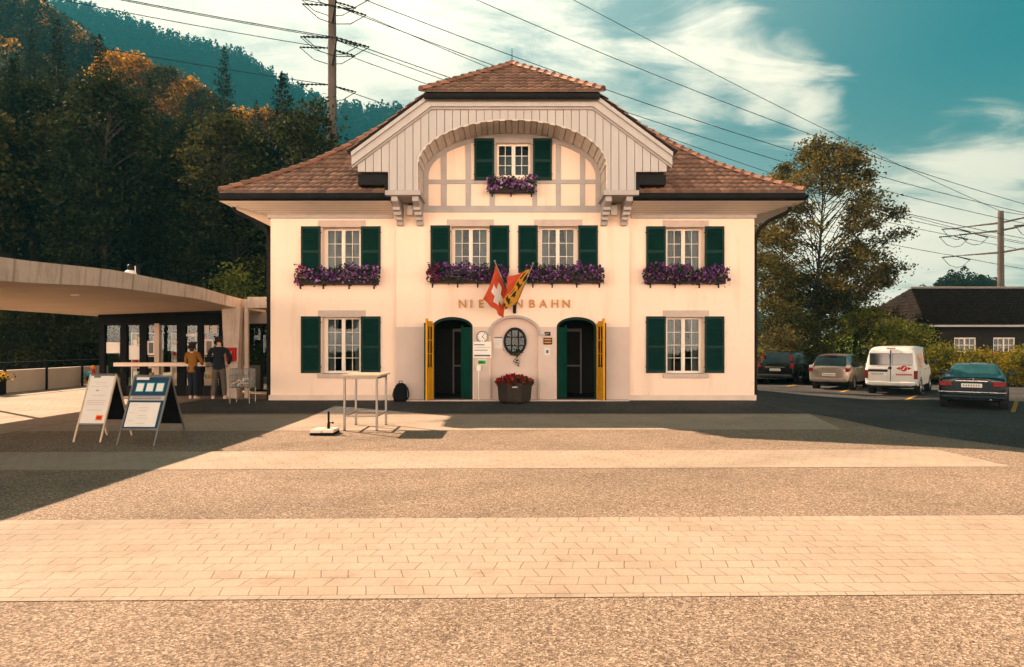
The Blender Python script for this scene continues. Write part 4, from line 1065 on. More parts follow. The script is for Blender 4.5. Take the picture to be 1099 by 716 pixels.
# ---- backpack leaning at the wall
t = thing('backpack', 'black backpack leaning on the wall left of the left doorway', 'backpack', (-3.28, -.30, 0))
m = MB()
rows = []
for z, w_, d_, lean in ((0, .15, .10, 0), (.04, .19, .14, .0), (.2, .20, .15, .03), (.36, .185, .13, .06), (.47, .15, .10, .09), (.53, .08, .05, .11), (.545, .01, .01, .115)):
    rows.append([(-3.28 + w_ * math.copysign(abs(math.cos(a)) ** .6, math.cos(a)), -.30 + lean + d_ * math.copysign(abs(math.sin(a)) ** .6, math.sin(a)), z) for a in np.linspace(0, 2 * PI, 24, endpoint=False)])
m.grid(rows, True); m.quad(*rows[0]); m.build('body', M['black'], t, smooth=True)
m = MB(); rows = []
for z, w_ in ((.06, .12), (.1, .14), (.22, .14), (.27, .11)): rows.append([(-3.28 + w_ * math.copysign(abs(math.cos(a)) ** .5, math.cos(a)), -.42 + z * .1 + .055 * math.copysign(abs(math.sin(a)) ** .6, math.sin(a)), z) for a in np.linspace(0, 2 * PI, 20, endpoint=False)])
m.grid(rows, True); m.quad(*rows[0]); m.quad(*rows[-1]); m.build('pocket', M['black'], t, smooth=True)
m = MB(); m.tube([(-3.33, -.22, .53), (-3.32, -.22, .6), (-3.24, -.22, .6), (-3.23, -.22, .53)], .013, 6); m.build('loop', M['black'], t)
for s in (-1, 1):
    m = MB(); m.tube([(-3.28 + s * .1, -.15, .5), (-3.28 + s * .2, -.17, .36), (-3.28 + s * .24, -.22, .18), (-3.28 + s * .19, -.2, .05)], .018, 6); m.build('strap', M['black'], t)

# ---- bar table and parasol foot
t = thing('bar_table', 'tall narrow bar table with pale top and four steel legs', 'table', (-2.93, -6.5, 0))
X0, X1, Y0, Y1 = -3.245, -2.62, -7.0, -6.05
m = MB(); m.box(X0 - .06, X1 + .07, Y0 - .08, Y1 + .08, 1.055, 1.09); m.build('tabletop', M['table_top'], t, bevel=.006)
m = MB()
for a, b, c, d in ((X0, X1, Y0 - .02, Y0 + .02), (X0, X1, Y1 - .02, Y1 + .02)): m.box(a + .02, b - .02, c, d, 1.005, 1.054)
for x in (X0, X1): m.box(x - .02, x + .02, Y0 - .02, Y1 + .02, 1.004, 1.0535)
m.build('apron', M['steel'], t, bevel=.003)
for x in (X0, X1):
    for y in (Y0, Y1):
        m = MB(); m.box(x - .021, x + .021, y - .021, y + .021, .012, 1.003); lg = m.build('leg', M['steel'], t, bevel=.004)
        m = MB(); m.lathe([(0, 0), (.026, 0), (.026, .012), (0, .012)], (x, y, 0), 12); m.build('foot', M['black'], lg)
for a, b, c, d in ((X0 + .021, X1 - .021, Y0 - .014, Y0 + .014), (X0 + .021, X1 - .021, Y1 - .014, Y1 + .014), (X0 - .014, X0 + .014, Y0 + .021, Y1 - .021), (X1 - .014, X1 + .014, Y0 + .021, Y1 - .021)):
    m = MB(); m.box(a, b, c, d, .27, .30); m.build('stretcher', M['steel'], t)
t = thing('parasol_base', 'pale square parasol base with short tube beside the bar table', 'parasol base', (-3.5, -7.45, 0))
m = MB(); m.box(-3.72, -3.28, -7.68, -7.22, .0, .045); m.build('tray', M['black'], t, bevel=.008)
m = MB()
for a, b in ((-3.715, -3.505), (-3.495, -3.285)):
    for c, d in ((-7.675, -7.455), (-7.445, -7.225)): m.box(a, b, c, d, .046, .10)
m.build('slab', M['plinth'], t, bevel=.012)
m = MB(); m.tube([(-3.43, -7.45, .04), (-3.43, -7.45, .20)], .028, 12); m.tube([(-3.43, -7.45, .2), (-3.43, -7.45, .42)], .02, 12); m.build('tube', M['black'], t)
m = MB(); m.tube([(-3.43, -7.45, .21), (-3.36, -7.45, .21)], .01, 8); m.lathe([(0, .0), (.022, .0), (.022, .02), (0, .02)], (-3.36, -7.45, .21), 10, 'x'); m.build('knob', M['black'], t)
# ------------------------------------------------------------------ canopy, kiosk and what stands round them
CX1, CX0 = -8.55, -13.9
def canopy_top(d):
    pts = [(3.5, 3.02), (9, 3.10), (11.2, 3.14), (14.6, 3.28), (18, 3.26), (21.1, 3.13), (23.6, 3.08)]
    for (a, za), (b, zb) in zip(pts, pts[1:]):
        if d <= b: t = (d - a) / (b - a); return za + (zb - za) * (t * t * (3 - 2 * t) * .5 + t * .5)
    return pts[-1][1]
K = thing('station_canopy', 'weathered flat concrete canopy roof beside the station', 'canopy', (-11.2, -4, 0))
m = MB(); ds = list(np.linspace(3.6, 23.4, 40))
T_, Un, Ri = [], [], []
for d in ds:
    y = d - CAMD; zt = canopy_top(d); th = .40 - .09 * (d - 11) / 10 if d > 11 else .40
    T_.append([(CX0, y, zt + .0), (CX1 - .16, y, zt), (CX1, y, zt - .005)]); Ri.append([(CX1, y, zt - .005), (CX1 - .03, y, zt - th)])
m.grid(T_); m.grid(Ri)
for i, d in ((0, ds[0]), (-1, ds[-1])): 
    y = d - CAMD; m.quad((CX0, y, 2.75), (CX1 - .03, y, 2.75), T_[i][2], T_[i][0])
m.quad(*[(CX0, d - CAMD, canopy_top(d)) for d in ds], *[(CX0, d - CAMD, 2.62) for d in ds[::-1]])
m.build('roof_slab', M['concrete'], K)
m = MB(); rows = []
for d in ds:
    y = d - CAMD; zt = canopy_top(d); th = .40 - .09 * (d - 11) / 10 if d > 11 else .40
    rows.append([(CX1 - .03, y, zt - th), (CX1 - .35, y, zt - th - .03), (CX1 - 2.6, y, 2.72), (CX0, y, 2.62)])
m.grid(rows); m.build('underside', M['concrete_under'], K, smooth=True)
for dd_, xx in ((12.3, -10.1), (17.2, -10.4), (15.2, -9.9)):
    m = MB(); m.lathe([(0, -.0), (.09, .0), (.1, .06)], (xx, dd_ - CAMD, 2.78), 16); m.build('downlight', M['white'], K)
# tapered concrete pier and the slimmer post next to it
m = MB(); y0, y1 = .9, 1.4
m.prism([(-8.92, 0), (-8.60, 0), (-8.47, 2.86), (-9.05, 2.86)], y0, y1); m.build('pier', M['concrete'], K, bevel=.01)
m = MB(); m.box(-8.38, -8.27, 1.0, 1.12, 0, 3.1); m.build('post', M['concrete_under'], K, bevel=.005)
for q in ((-13.6, -9.2), (-13.6, -2.6)):
    m = MB(); m.tube([(q[0], q[1], 0), (q[0], q[1], 2.64)], .07, 12); m.build('column', M['metal_dark'], K)
L2 = thing('link_roof', 'short concrete link roof between canopy and station wall', 'canopy', (-7.9, 2.2, 0))
m = MB(); m.box(-8.26, -7.42, .95, 4.6, 2.82, 3.16); m.build('roof_slab', M['concrete'], L2, bevel=.01)
m = MB(); m.box(-9.4, -7.42, 3.1, 3.3, 2.4, 2.8); m.build('beam', M['timber_grey'], L2)
# lobby doors behind the link roof
LB = thing('lobby', 'dark glazed lobby doors in the gap left of the station wall', 'entrance', (-8.3, 4, 0))
m = MB()
for x in (-9.5, -8.95, -8.45, -7.9, -7.42): m.box(x - .035, x + .035, 3.95, 4.02, 0, 2.4)
for z in (0, .95, 2.33): m.box(-9.46, -7.45, 3.96, 4.01, z, z + .07)
m.build('frame', M['metal_dark'], LB)
m = MB(); m.quad((-9.46, 3.985, .07), (-7.45, 3.985, .07), (-7.45, 3.985, 2.33), (-9.46, 3.985, 2.33)); m.build('pane', M['glass_dark'], LB)
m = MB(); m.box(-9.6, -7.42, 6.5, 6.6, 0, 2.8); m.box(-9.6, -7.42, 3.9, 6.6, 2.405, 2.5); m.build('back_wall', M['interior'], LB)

# kiosk: fascia, mullions, glazing, counter and shop fittings
KY = 1.85; kx0, kx1 = -13.42, -9.2
KS = thing('kiosk', 'dark framed glazed ticket kiosk under the concrete canopy', 'kiosk', (-11.3, 3, 0))
m = MB(); m.box(kx0, kx1, KY - .1, KY + .1, 2.36, 2.70); m.box(kx0, kx1, KY + 2.9, KY + 3.1, 2.36, 2.70); m.box(kx0, kx0 + .12, KY + .1, KY + 2.9, 2.36, 2.70); m.build('fascia', M['black'], KS)
m = MB(); m.box(kx0, kx1, KY - .1, KY + 3.1, 2.705, 2.80); m.build('roof', M['metal_dark'], KS)
for a, b in ((108, 113.5), (130.5, 137), (151, 158.5), (191, 200), (213, 218.5), (236, 240)):
    x0, x1 = ((a - 550) * 21.85 / FPX), ((b - 550) * 21.85 / FPX); m = MB(); m.box(x0, x1, KY - .05, KY + .07, .0, 2.36); m.build('mullion', M['black'], KS)
x0, x1 = (167 - 550) * 21.85 / FPX, (172 - 550) * 21.85 / FPX
m = MB(); m.box(x0, x1, KY - .06, KY + .07, 0, 2.36); m.build('mullion', M['concrete_under'], KS)
m = MB(); m.box(kx0 + .1, kx1, KY - .04, KY + .06, .0, .34); m.box(kx0 + .1, kx1, KY - .035, KY + .05, 2.30, 2.36); m.build('sill_panel', M['metal_dark'], KS)
m = MB(); m.quad((kx0 + .1, KY + .03, .34), (kx1, KY + .03, .34), (kx1, KY + .03, 2.3), (kx0 + .1, KY + .03, 2.3)); m.build('pane', M['glass_kiosk'], KS)
m = MB(); m.box((122 - 550) * 21.3 / FPX, (221 - 550) * 21.3 / FPX, KY - .55, KY - .061, .98, 1.10); m.build('counter', M['plinth'], KS, bevel=.01)
for u in (130, 176, 214):
    m = MB(); x = (u - 550) * 21.4 / FPX; m.box(x - .03, x + .03, KY - .4, KY - .07, .78, .979); m.build('bracket', M['metal_dark'], KS)
m = MB(); m.box(kx0, kx1, KY + .08, KY + 3.0, -.02, .02); m.build('floor_slab', M['stone'], KS)
for x in np.linspace(kx0 + .05, kx1 - .05, 6):
    m = MB(); m.box(x - .04, x + .04, KY + 2.95, KY + 3.02, .021, 2.36); m.build('mullion', M['black'], KS)
m = MB(); m.box(kx0 + .1, kx1 - .1, KY + 2.96, KY + 3.0, .021, .9); m.build('back_panel', M['plinth'], KS)
# shelves and goods seen through the glass
rs = np.random.RandomState(3)
for i, (a, b, d) in enumerate(((-13.2, -12.3, 23.3), (-12.1, -11.3, 23.9), (-10.9, -10.0, 23.5))):
    t = thing('display_shelf', ('pale shelf of goods behind the left kiosk panes', 'pale shelf of goods behind the middle kiosk panes', 'pale shelf of goods behind the right kiosk panes')[i], 'shelf', (a, d - CAMD, 0.02), 0, 'shelves inside the kiosk')
    m = MB(); y = d - CAMD
    for z in (.45, .85, 1.25, 1.65, 2.05): m.box(a, b, y, y + .3, z, z + .025)
    m.box(a - .03, a - .001, y, y + .3, .02, 2.1); m.box(b + .001, b + .03, y, y + .3, .02, 2.1); m.build('frame', M['white'], t)
    for z in (.475, 1.275, .875, 1.675):
        x = a + .03
        while x < b - .12:
            w_ = rs.uniform(.07, .2); h = rs.uniform(.12, .33); g_ = MB(); g_.box(x, min(b, x + w_), y + .02, y + .2, z, z + h)
            g_.build('package', M[['white', 'paper', 'yellow', 'blue', 'red', 'concrete', 'wood_dark', 'teal'][rs.randint(8)]], t); x += w_ + rs.uniform(.02, .14)
def poster(px0, px1, py0, py1, label, inner):  # plain white sheets stand in for reflections in the glass; framed ones are notices
    d = 21.8; a, b = P(px0, py1, d), P(px1, py0, d)
    t = thing('window_sheet', label, 'poster', (a.x, KY, a.z), 0, 'notices in the kiosk window')
    m = MB(); m.box(a.x, b.x, KY + .005, KY + .02, a.z, b.z); m.build('sheet', M['paper'], t)
    if inner: m = MB(); w_ = (b.x - a.x) * .22; m.box(a.x + w_, b.x - w_, KY + .001, KY + .0045, a.z + w_, b.z - w_); m.build('printing', M[inner], t)
poster(157.5, 166, 366, 381, 'white framed notice on the glass left of the pale mullion', 'ink')
poster(219, 229, 364, 381, 'white framed notice on the glass near the right kiosk pane', 'timber_dark')
poster(113.5, 128, 367.5, 379, 'wide white sheet for a reflection on the leftmost kiosk pane', None)
poster(138, 149.5, 371, 386, 'white sheet for a reflection low on the second kiosk pane', None)
poster(196, 212, 358.5, 361, 'narrow white strip for a reflection high on the kiosk glass', None)
poster(219, 224, 348, 358, 'small white sheet for a reflection high beside the right kiosk mullion', None)
poster(227, 233, 349, 357.5, 'small white sheet for a reflection high next to the concrete pier', None)

# red box on the pier
t = thing('alarm_box', 'red box with white mark on the concrete pier', 'box', (-8.5, .8, 1.2))
p0, p1 = P(243.5, 388, 20.75), P(252.5, 373, 20.75)
m = MB(); m.box(p0.x, p1.x, .72, .92, p0.z, p1.z); m.build('case', M['red'], t, bevel=.015)
m = MB(); cx_, cz_ = (p0.x + p1.x) / 2, (p0.z + p1.z) / 2 + .05; m.box(cx_ - .05, cx_ + .03, .713, .719, cz_ - .045, cz_ + .045); m.build('label_plate', M['paper'], t)

# wire basket bin on legs
t = thing('wire_basket', 'wire basket of pale packets on legs by the lobby', 'basket', (-7.72, -.75, 0))
bx0, bx1, by0, by1 = -8.0, -7.45, -.98, -.52
m = MB()
for z in (.45, .62, .8, .98): m.tube([(bx0, by0, z), (bx1, by0, z), (bx1, by1, z), (bx0, by1, z), (bx0, by0, z)], .008, 5)
for x in np.linspace(bx0, bx1, 9):
    for y in (by0, by1): m.tube([(x, y, .45), (x, y, .98)], .009, 4)
for y in np.linspace(by0, by1, 7):
    for x in (bx0, bx1): m.tube([(x, y, .45), (x, y, .98)], .009, 4)
for x in np.linspace(bx0, bx1, 9): m.tube([(x, by0, .45), (x, by1, .45)], .009, 4)
m.build('basket', M['steel'], t)
for x in (bx0, bx1):
    for y in (by0, by1): m = MB(); m.tube([(x, y, 0), (x, y, .45)], .014, 6); m.build('leg', M['steel'], t)
for i in range(16):
    R = Matrix.Translation((rs.uniform(bx0 + .1, bx1 - .1), rs.uniform(by0 + .1, by1 - .1), .5 + .012 * i)) @ Euler((rs.uniform(-.5, .5), rs.uniform(-.5, .5), rs.uniform(0, 3))).to_matrix().to_4x4()
    m = MB(); m.box(-.09, .09, -.06, .06, -.02, .02, R); m.build('packet', M[['paper', 'table_top', 'yellow', 'teal', 'paper'][i % 5]], t)

# pavement boards
def aboard(x, y, W, H, psi, lean, label, style):
    t = thing('pavement_board', label, 'sandwich board', (0, 0, 0), 0, 'pavement boards in front of the kiosk')
    ang = math.atan2(lean, H)
    F_ = Matrix.Rotation(-ang, 4, 'X'); Lh = math.hypot(lean, H)      # front plane leans back
    f = MB(); w_ = .03
    for s in (0, W - w_): f.box(s, s + w_, -.012, .012, 0, Lh, F_)
    f.build('frame', M['table_top'] if style == 'plain' else M['steel'], t, bevel=.004)
    f = MB(); zb = .27 * Lh if style == 'plain' else .235 * Lh
    f.box(w_, W - w_, -.011, .011, Lh - w_, Lh - .002, F_); f.box(w_, W - w_, -.011, .011, zb - w_, zb, F_); f.build('rail', M['steel'], t)
    p = MB(); p.box(w_ + .001, W - w_ - .001, -.007, .009, zb, Lh - w_, F_); ps = p.build('poster_panel', M['paper'] if style == 'plain' else M['blue'], t)
    hgt = Lh - w_ - zb; iw = W - 2 * w_
    def art(u0, u1, v0, v1, mt_, y=-.010):
        q = MB(); q.box(w_ + iw * u0, w_ + iw * u1, y, -.0075, Lh - w_ - hgt * v1, Lh - w_ - hgt * v0, F_); q.build('printing', M[mt_], ps)
    if style == 'plain':
        for (v, a, b) in ((.13, .22, .72), (.17, .3, .66), (.22, .1, .85), (.41, .22, .8), (.52, .1, .86), (.56, .1, .8), (.60, .12, .84), (.72, .2, .8)): art(a, b, v, v + .010, 'stone')
        art(.14, .42, .0, .04, 'ink'); art(.36, .48, .295, .33, 'timber_grey')
        art(.62, .9, .83, .94, 'orange'); art(.66, .86, .85, .92, 'red', -.0115)
    else:
        art(.05, .42, .0, .05, 'paper')
        for k in range(3):
            a = .1 + k * .29; art(a, a + .23, .11, .29, 'teal'); art(a + .02, a + .21, .125, .275, 'paper', -.0115)
        art(.0, 1.0, .37, .46, 'timber_grey', -.009)
        for k in range(2): art(.08, .9, .385 + k * .035, .4 + k * .035, 'ink', -.0115)
        art(.04, .92, .50, .97, 'paper')
        for k, (a, b) in enumerate(((.12, .3), (.3, .62), (.34, .6), (.1, .24), (.36, .58), (.34, .66), (.12, .28), (.34, .6))): art(a, b, .55 + k * .05, .557 + k * .05, 'stone', -.0115)
    # rear half: two legs joined to the top by the hinge, and a dark back panel
    Bk = Matrix.Translation((0, 2 * lean, 0)) @ Matrix.Rotation(ang, 4, 'X')
    for s in (0, W - w_): q = MB(); q.box(s + .002, s + w_ - .002, -.012, .012, 0, Lh - .03, Bk); q.build('leg', M['table_top'] if style == 'plain' else M['steel'], t, bevel=.004)
    q = MB(); q.box(w_, W - w_, -.007, .007, zb, Lh - .05, Bk); q.build('back_panel', M['black'], t)
    q = MB(); q.tube([(.02, lean, H + .005), (W - .02, lean, H + .005)], .014, 8); q.build('hinge', M['steel'], t)
    t.location = (x, y, 0); t.rotation_euler = (0, 0, psi); return t
aboard(-7.53, 11.5 - CAMD, .50, 1.14, -.05, .44, 'narrow white pavement board with small orange picture', 'plain')
aboard(-6.57, 11.13 - CAMD, .665, 1.13, -.05, .5, 'blue and white pavement board with three small pictures', 'blue')

# low wall, railing, play figure, flower pot at the far left
t = MB(); t.box(-17.75, -17.45, -4, 9.0, 0, .78); tag(t.build('low_wall', M['concrete_under'], None, bevel=.01), 'long low pale concrete wall behind the railing on the left', 'wall')
t = thing('railing', 'black post and rail railing in front of the low concrete wall', 'railing', (-17.2, 2, 0))
for y in np.arange(-3.4, 9, 2.05): m = MB(); m.box(-17.23, -17.17, y - .03, y + .03, 0, 1.02); m.build('post', M['black'], t)
m = MB(); m.box(-17.235, -17.165, -3.43, 8.9, 1.021, 1.07); m.build('rail', M['black'], t)
p = P(97, 414, 27.2); x, y = p.x, p.y
t = thing('play_figure', 'small blue, red and yellow play figure by the low wall', 'toy', (x, y, 0))
m = MB(); m.box(x - .32, x + .35, y - .15, y + .15, .0, .10); m.build('base', M['white'], t, bevel=.03)
m = MB(); m.tube([(x + .05, y, .1), (x + .06, y, .25)], .09, 10); m.lathe([(0, .2), (.16, .22), (.19, .32), (.1, .4), (0, .41)], (x + .04, y, 0), 16); m.build('body', M['blue'], t, smooth=True)
m = MB(); m.tube([(x - .28, y, .52), (x - .12, y, .44), (x + .06, y, .5), (x + .1, y, .58)], [.03, .09, .1, .05], 10); m.build('wing', M['teal'], t, smooth=True)
m = MB(); m.tube([(x + .13, y, .2), (x + .15, y, .5), (x + .14, y, .68)], [.06, .07, .05], 10); m.build('neck', M['red'], t, smooth=True)
m = MB(); m.lathe([(0, .66), (.08, .70), (.09, .76), (.05, .83), (0, .85)], (x + .13, y, 0), 14); m.build('head', M['orange'], t, smooth=True)
m = MB(); m.tube([(x - .3, y - .02, .2), (x - .12, y - .02, .24)], [.05, .06], 8); m.build('tail', M['yellow'], t, smooth=True)
p = P(-1, 424.5, 22.2); x, y = p.x, p.y
t = thing('flower_pot', 'dark pot of yellow flowers at the left edge of the plaza', 'flower pot', (x, y, 0))
m = MB(); m.lathe([(0, 0), (.15, 0), (.2, .42), (.22, .45), (.19, .45), (.18, .4), (0, .4)], (x, y, 0), 20); m.build('pot', M['black'], t, auto=40)
C = rs.normal(size=(200, 3)) * [.13, .13, .07] + [0, 0, .56]; o = raw_mesh('foliage', *leaves_geo(C, .1, rs), M['petunia_leaf'], t); o['kind'] = 'stuff'
C = rs.normal(size=(150, 3)) * [.15, .15, .07] + [0, 0, .62]; o = raw_mesh('blossom', *leaves_geo(C, .09, rs, asp=.9), M['yellow_flower'], t); o['kind'] = 'stuff'
# camera dome on the canopy edge
p = P(140.5, 292, 15.4); x, y, z = p.x, p.y, canopy_top(15.4)
t = thing('roof_lamp', 'small white domed lamp on the canopy edge', 'lamp', (x, y, z))
m = MB(); m.lathe([(0, .0), (.13, .0), (.13, .02), (.11, .07), (.07, .1), (0, .11)], (x, y, z), 20); m.build('base', M['white'], t, smooth=True)
m = MB(); m.lathe([(0, .11), (.06, .115), (.075, .17), (.05, .23), (0, .24)], (x, y, z), 16); m.build('dome', M['metal_dark'], t, smooth=True)
m = MB(); m.tube([(x + .11, y, z), (x + .11, y, z + .2)], .012, 6); m.build('rod', M['white'], t)
# ------------------------------------------------------------------ hills
def terrain(name, xs, ys, fn, mat):
    V = np.array([(x, y, fn(x, y)) for y in ys for x in xs]); nx = len(xs)
    F = [(i * nx + j, i * nx + j + 1, (i + 1) * nx + j + 1, (i + 1) * nx + j) for i in range(len(ys) - 1) for j in range(nx - 1)]
    return struct(raw_mesh(name, V, F, mat, None, None, True))
def lerp_tab(x, tab):
    if x <= tab[0][0]: return tab[0][1]
    for (a, p), (b, q) in zip(tab, tab[1:]):
        if x <= b: return p + (q - p) * (x - a) / (b - a)
    return tab[-1][1]
def wig(x, y, s=1.0):
    return math.sin(x / 13. * s + 1.3) * math.cos(y / 17. * s) + .5 * math.sin(x / 5.1 * s + y / 7.3 * s)
# slope of the wooded hillside for each bearing a = x / depth
SLT = [(-3.2, .05), (-1.5, .12), (-1.05, .36), (-.80, .52), (-.70, .50), (-.58, .42), (-.47, .335), (-.38, .275), (-.30, .23), (-.22, .17), (-.12, .10), (0, .03), (.12, 0)]
MIDT = [(-1.4, 20), (-1.0, 70), (-.76, 118), (-.68, 108), (-.625, 97), (-.56, 85), (-.5, 79), (-.42, 70), (-.34, 63), (-.26, 56), (-.17, 50), (-.08, 42), (.02, 22), (.15, 4), (.3, 0)]
def hillside(x, y):
    d = y + CAMD; a = x / max(d, 1)
    s = lerp_tab(a, SLT); h = s * max(0, y - 17) ** 1.0
    h1 = s * (118 - CAMD - 17)
    m = lerp_tab(a, MIDT)
    if d > 118: h = h1 + (max(m, h1) - h1) * sm(d, 118, 240)
    if d > 255: h *= 1 - .75 * sm(d, 255, 420)
    return h + .45 * wig(x, y) * sm(y, 18, 30) * min(1, h / 3) - .05
M['forest_floor'] = pm('forest_floor', (.022, .021, .012), .95, .4, .15, .3, 3, .1, obj=False, spec=0)
terrain('hillside', list(np.arange(-330, 61, 5)), list(np.arange(14, 420, 5)), hillside, M['forest_floor'])
MTT = [(-1.6, 150), (-1.2, 300), (-.8, 455), (-.66, 445), (-.56, 422), (-.486, 402), (-.40, 372), (-.347, 345), (-.27, 312), (-.21, 302), (-.14, 300), (-.05, 280), (.05, 225), (.15, 180), (.28, 110), (.38, 40), (.46, 0)]
def mountain(x, y):
    d = y + CAMD; a = x / d; m = lerp_tab(a, MTT)
    r = m * (sm(d, 430, 930) if d < 930 else 1 - .55 * sm(d, 930, 1400)) + 8 * wig(x, y, .16) * min(1, m / 100)
    return r - 1
M['far_wood'] = pm('far_wood', (.018, .026, .014), .95, .5, .02, .5, .4, 1.5, obj=False, spec=0)
terrain('mountain', list(np.arange(-1500, 600, 24)), list(np.arange(400, 1400, 24)), mountain, M['far_wood'])
def meadow(x, y):
    d = y + CAMD; a = x / d
    return (13.5 * sm(a, .42, .58) * (sm(d, 130, 190) if d < 200 else 1)) * (1 - .4 * sm(a, .75, 1.2)) - .1 if d < 330 else 13.5 * sm(a, .42, .58) * (1 - sm(d, 330, 500)) - .1
M['meadow'] = pm('meadow', (.13, .17, .025), .95, .3, .05, .4, 2, .05, obj=False, spec=0)
terrain('meadow_hill', list(np.arange(40, 520, 12)), list(np.arange(100, 500, 12)), meadow, M['meadow'])

# ------------------------------------------------------------------ trees
def tube_np(pts, rad, n=6):
    b = MB(); b.tube(pts, list(rad), n, caps=False); return np.array([tuple(v) for v in b.v]), np.array(b.f)
def wood(parts, name, mat, parent):
    V, F = merge_geo(parts); return raw_mesh(name, V, F, mat, parent, None, True)

def conifer(name, h, r, mat, seed, label, bare=.14, n_whorl=46, per=11, leaf=.36, bark='bark'):
    """spruce: drooping whorls of boughs that carry many needle sprays"""
    rs = np.random.RandomState(seed); t = thing(name, label, 'tree')
    ph = rs.uniform(0, 6)
    tr = [(.12 * math.sin(z * .25 + ph), .12 * math.cos(z * .2 + ph), z) for z in np.linspace(-.6, h, 9)]
    wood([tube_np(tr, np.linspace(.024 * h * .55, .02, 9))], 'trunk', M[bark], t)
    C, S, br = [], [], []
    for k in range(n_whorl):
        f = k / (n_whorl - 1); z = h * (bare + (1 - bare) * f ** .92); R = r * (1 - f) ** .72 * rs.uniform(.75, 1.15) + .22
        if f < .16: R *= .55 + 2.8 * f
        for j in range(per):
            a = rs.uniform(0, 2 * PI); L = R * rs.uniform(.5, 1.12); dr = (.42 - .75 * f) * L * rs.uniform(.6, 1.2)
            n = max(5, int(L * 11)); u = rs.uniform(.12, 1, n) ** .8
            px = np.cos(a) * L * u; py = np.sin(a) * L * u; pz = z - dr * u ** 1.6 + .12 * L * u * u
            sd = rs.normal(size=n) * .16 * L * (1 - u * .6); C.append(np.stack([px - np.sin(a) * sd, py + np.cos(a) * sd, pz - np.abs(rs.normal(size=n)) * .14], 1)); S.append(np.full(n, leaf) * (1.1 - .4 * f))
            if j < 4 and f < .55: br.append(tube_np([(0, 0, z), (np.cos(a) * L * .5, np.sin(a) * L * .5, z - dr * .33), (np.cos(a) * L * .92, np.sin(a) * L * .92, z - dr * .85)], (.045, .03, .01), 4))
    o = raw_mesh('crown', *leaves_geo(np.concatenate(C), np.concatenate(S), rs, flat=.1, asp=.42, droop=.35), M[mat], t)
    if br: wood(br, 'bough', M[bark], t)['kind'] = 'stuff'
    return t
def broadleaf(name, h, r, mat, seed, label, base=.3, nclump=70, per=70, leaf=.28, spread=.9, bark='bark', clump=.85, trunk_r=None, lean=0, gap=1.0, cat='tree', shape=1.0, z0=-.5):
    """trunk, limbs that fork, and leaf clumps round the limb ends"""
    rs = np.random.RandomState(seed); t = thing(name, label, cat)
    tr_ = trunk_r or h * .018; top = h * .86
    ph = rs.uniform(0, 6)
    axis_ = lambda z: np.array([lean * z + .35 * math.sin(z * .3 + ph) * (z / h), .3 * math.cos(z * .33 + ph) * (z / h), z])
    parts = [tube_np([axis_(z) for z in np.linspace(z0, top, 10)], np.linspace(tr_, tr_ * .12, 10), 8)]
    ends = []
    for k in range(nclump):
        f = rs.beta(1.15, 1.05); z = h * (base + (1 - base) * f)
        prof_ = (math.sin(PI * min(1, (f * .86 + .12))) ** .75) * shape + (1 - shape) * (1 - f)
        a = rs.uniform(0, 2 * PI); R = r * prof_ * (rs.uniform(.25, 1.0) ** .55) * spread
        e = axis_(min(z, top)) + np.array([math.cos(a) * R, math.sin(a) * R, 0]); e[2] = z
        ends.append(e)
        if k < nclump * .6:
            zs = max(h * base * .6, z - R * rs.uniform(.5, 1.0)); s = axis_(min(zs, top)); mid = s * .45 + e * .55 + np.array([0, 0, .12 * R])
            jit = rs.normal(size=3) * R * .13; mid = mid + jit; q3 = mid * .4 + e * .6 - jit * .6
            parts.append(tube_np([s, mid, q3, e], (tr_ * .24 * (1 - f * .5), tr_ * .15, tr_ * .09, tr_ * .03), 5))
    wood(parts, 'trunk', M[bark], t)
    C = []
    for e in ends:
        q = int(per * rs.uniform(.5, 1.4)); cs = clump * rs.uniform(.55, 1.25); v = rs.normal(size=(q, 3)) * np.array([cs, cs, cs * .62]) * .55 * gap
        C.append(e + v)
    raw_mesh('crown', *leaves_geo(np.concatenate(C), leaf, rs, flat=.25), M[mat], t); return t

M['lf_spruce'] = leaf_mat('lf_spruce', (.005, .009, .005), (.012, .02, .009), trans=.08, scale=.4)
M['lf_dark'] = leaf_mat('lf_dark', (.009, .013, .006), (.02, .027, .010), (.042, .046, .014), trans=.2, scale=.5)
M['lf_olive'] = leaf_mat('lf_olive', (.018, .021, .008), (.042, .045, .014), (.09, .075, .02), trans=.28, scale=.5)
M['lf_gold'] = leaf_mat('lf_gold', (.05, .04, .01), (.24, .12, .02), (.56, .27, .03), trans=.5, scale=.5)
M['lf_birch'] = leaf_mat('lf_birch', (.045, .042, .016), (.15, .115, .045), (.33, .235, .095), trans=.45, scale=.6)
M['lf_bush'] = leaf_mat('lf_bush', (.05, .062, .014), (.13, .145, .028), (.25, .22, .04), trans=.35, scale=.9)
M['lf_yellow'] = leaf_mat('lf_yellow', (.05, .065, .012), (.17, .15, .02), (.38, .27, .03), trans=.35, scale=.9)

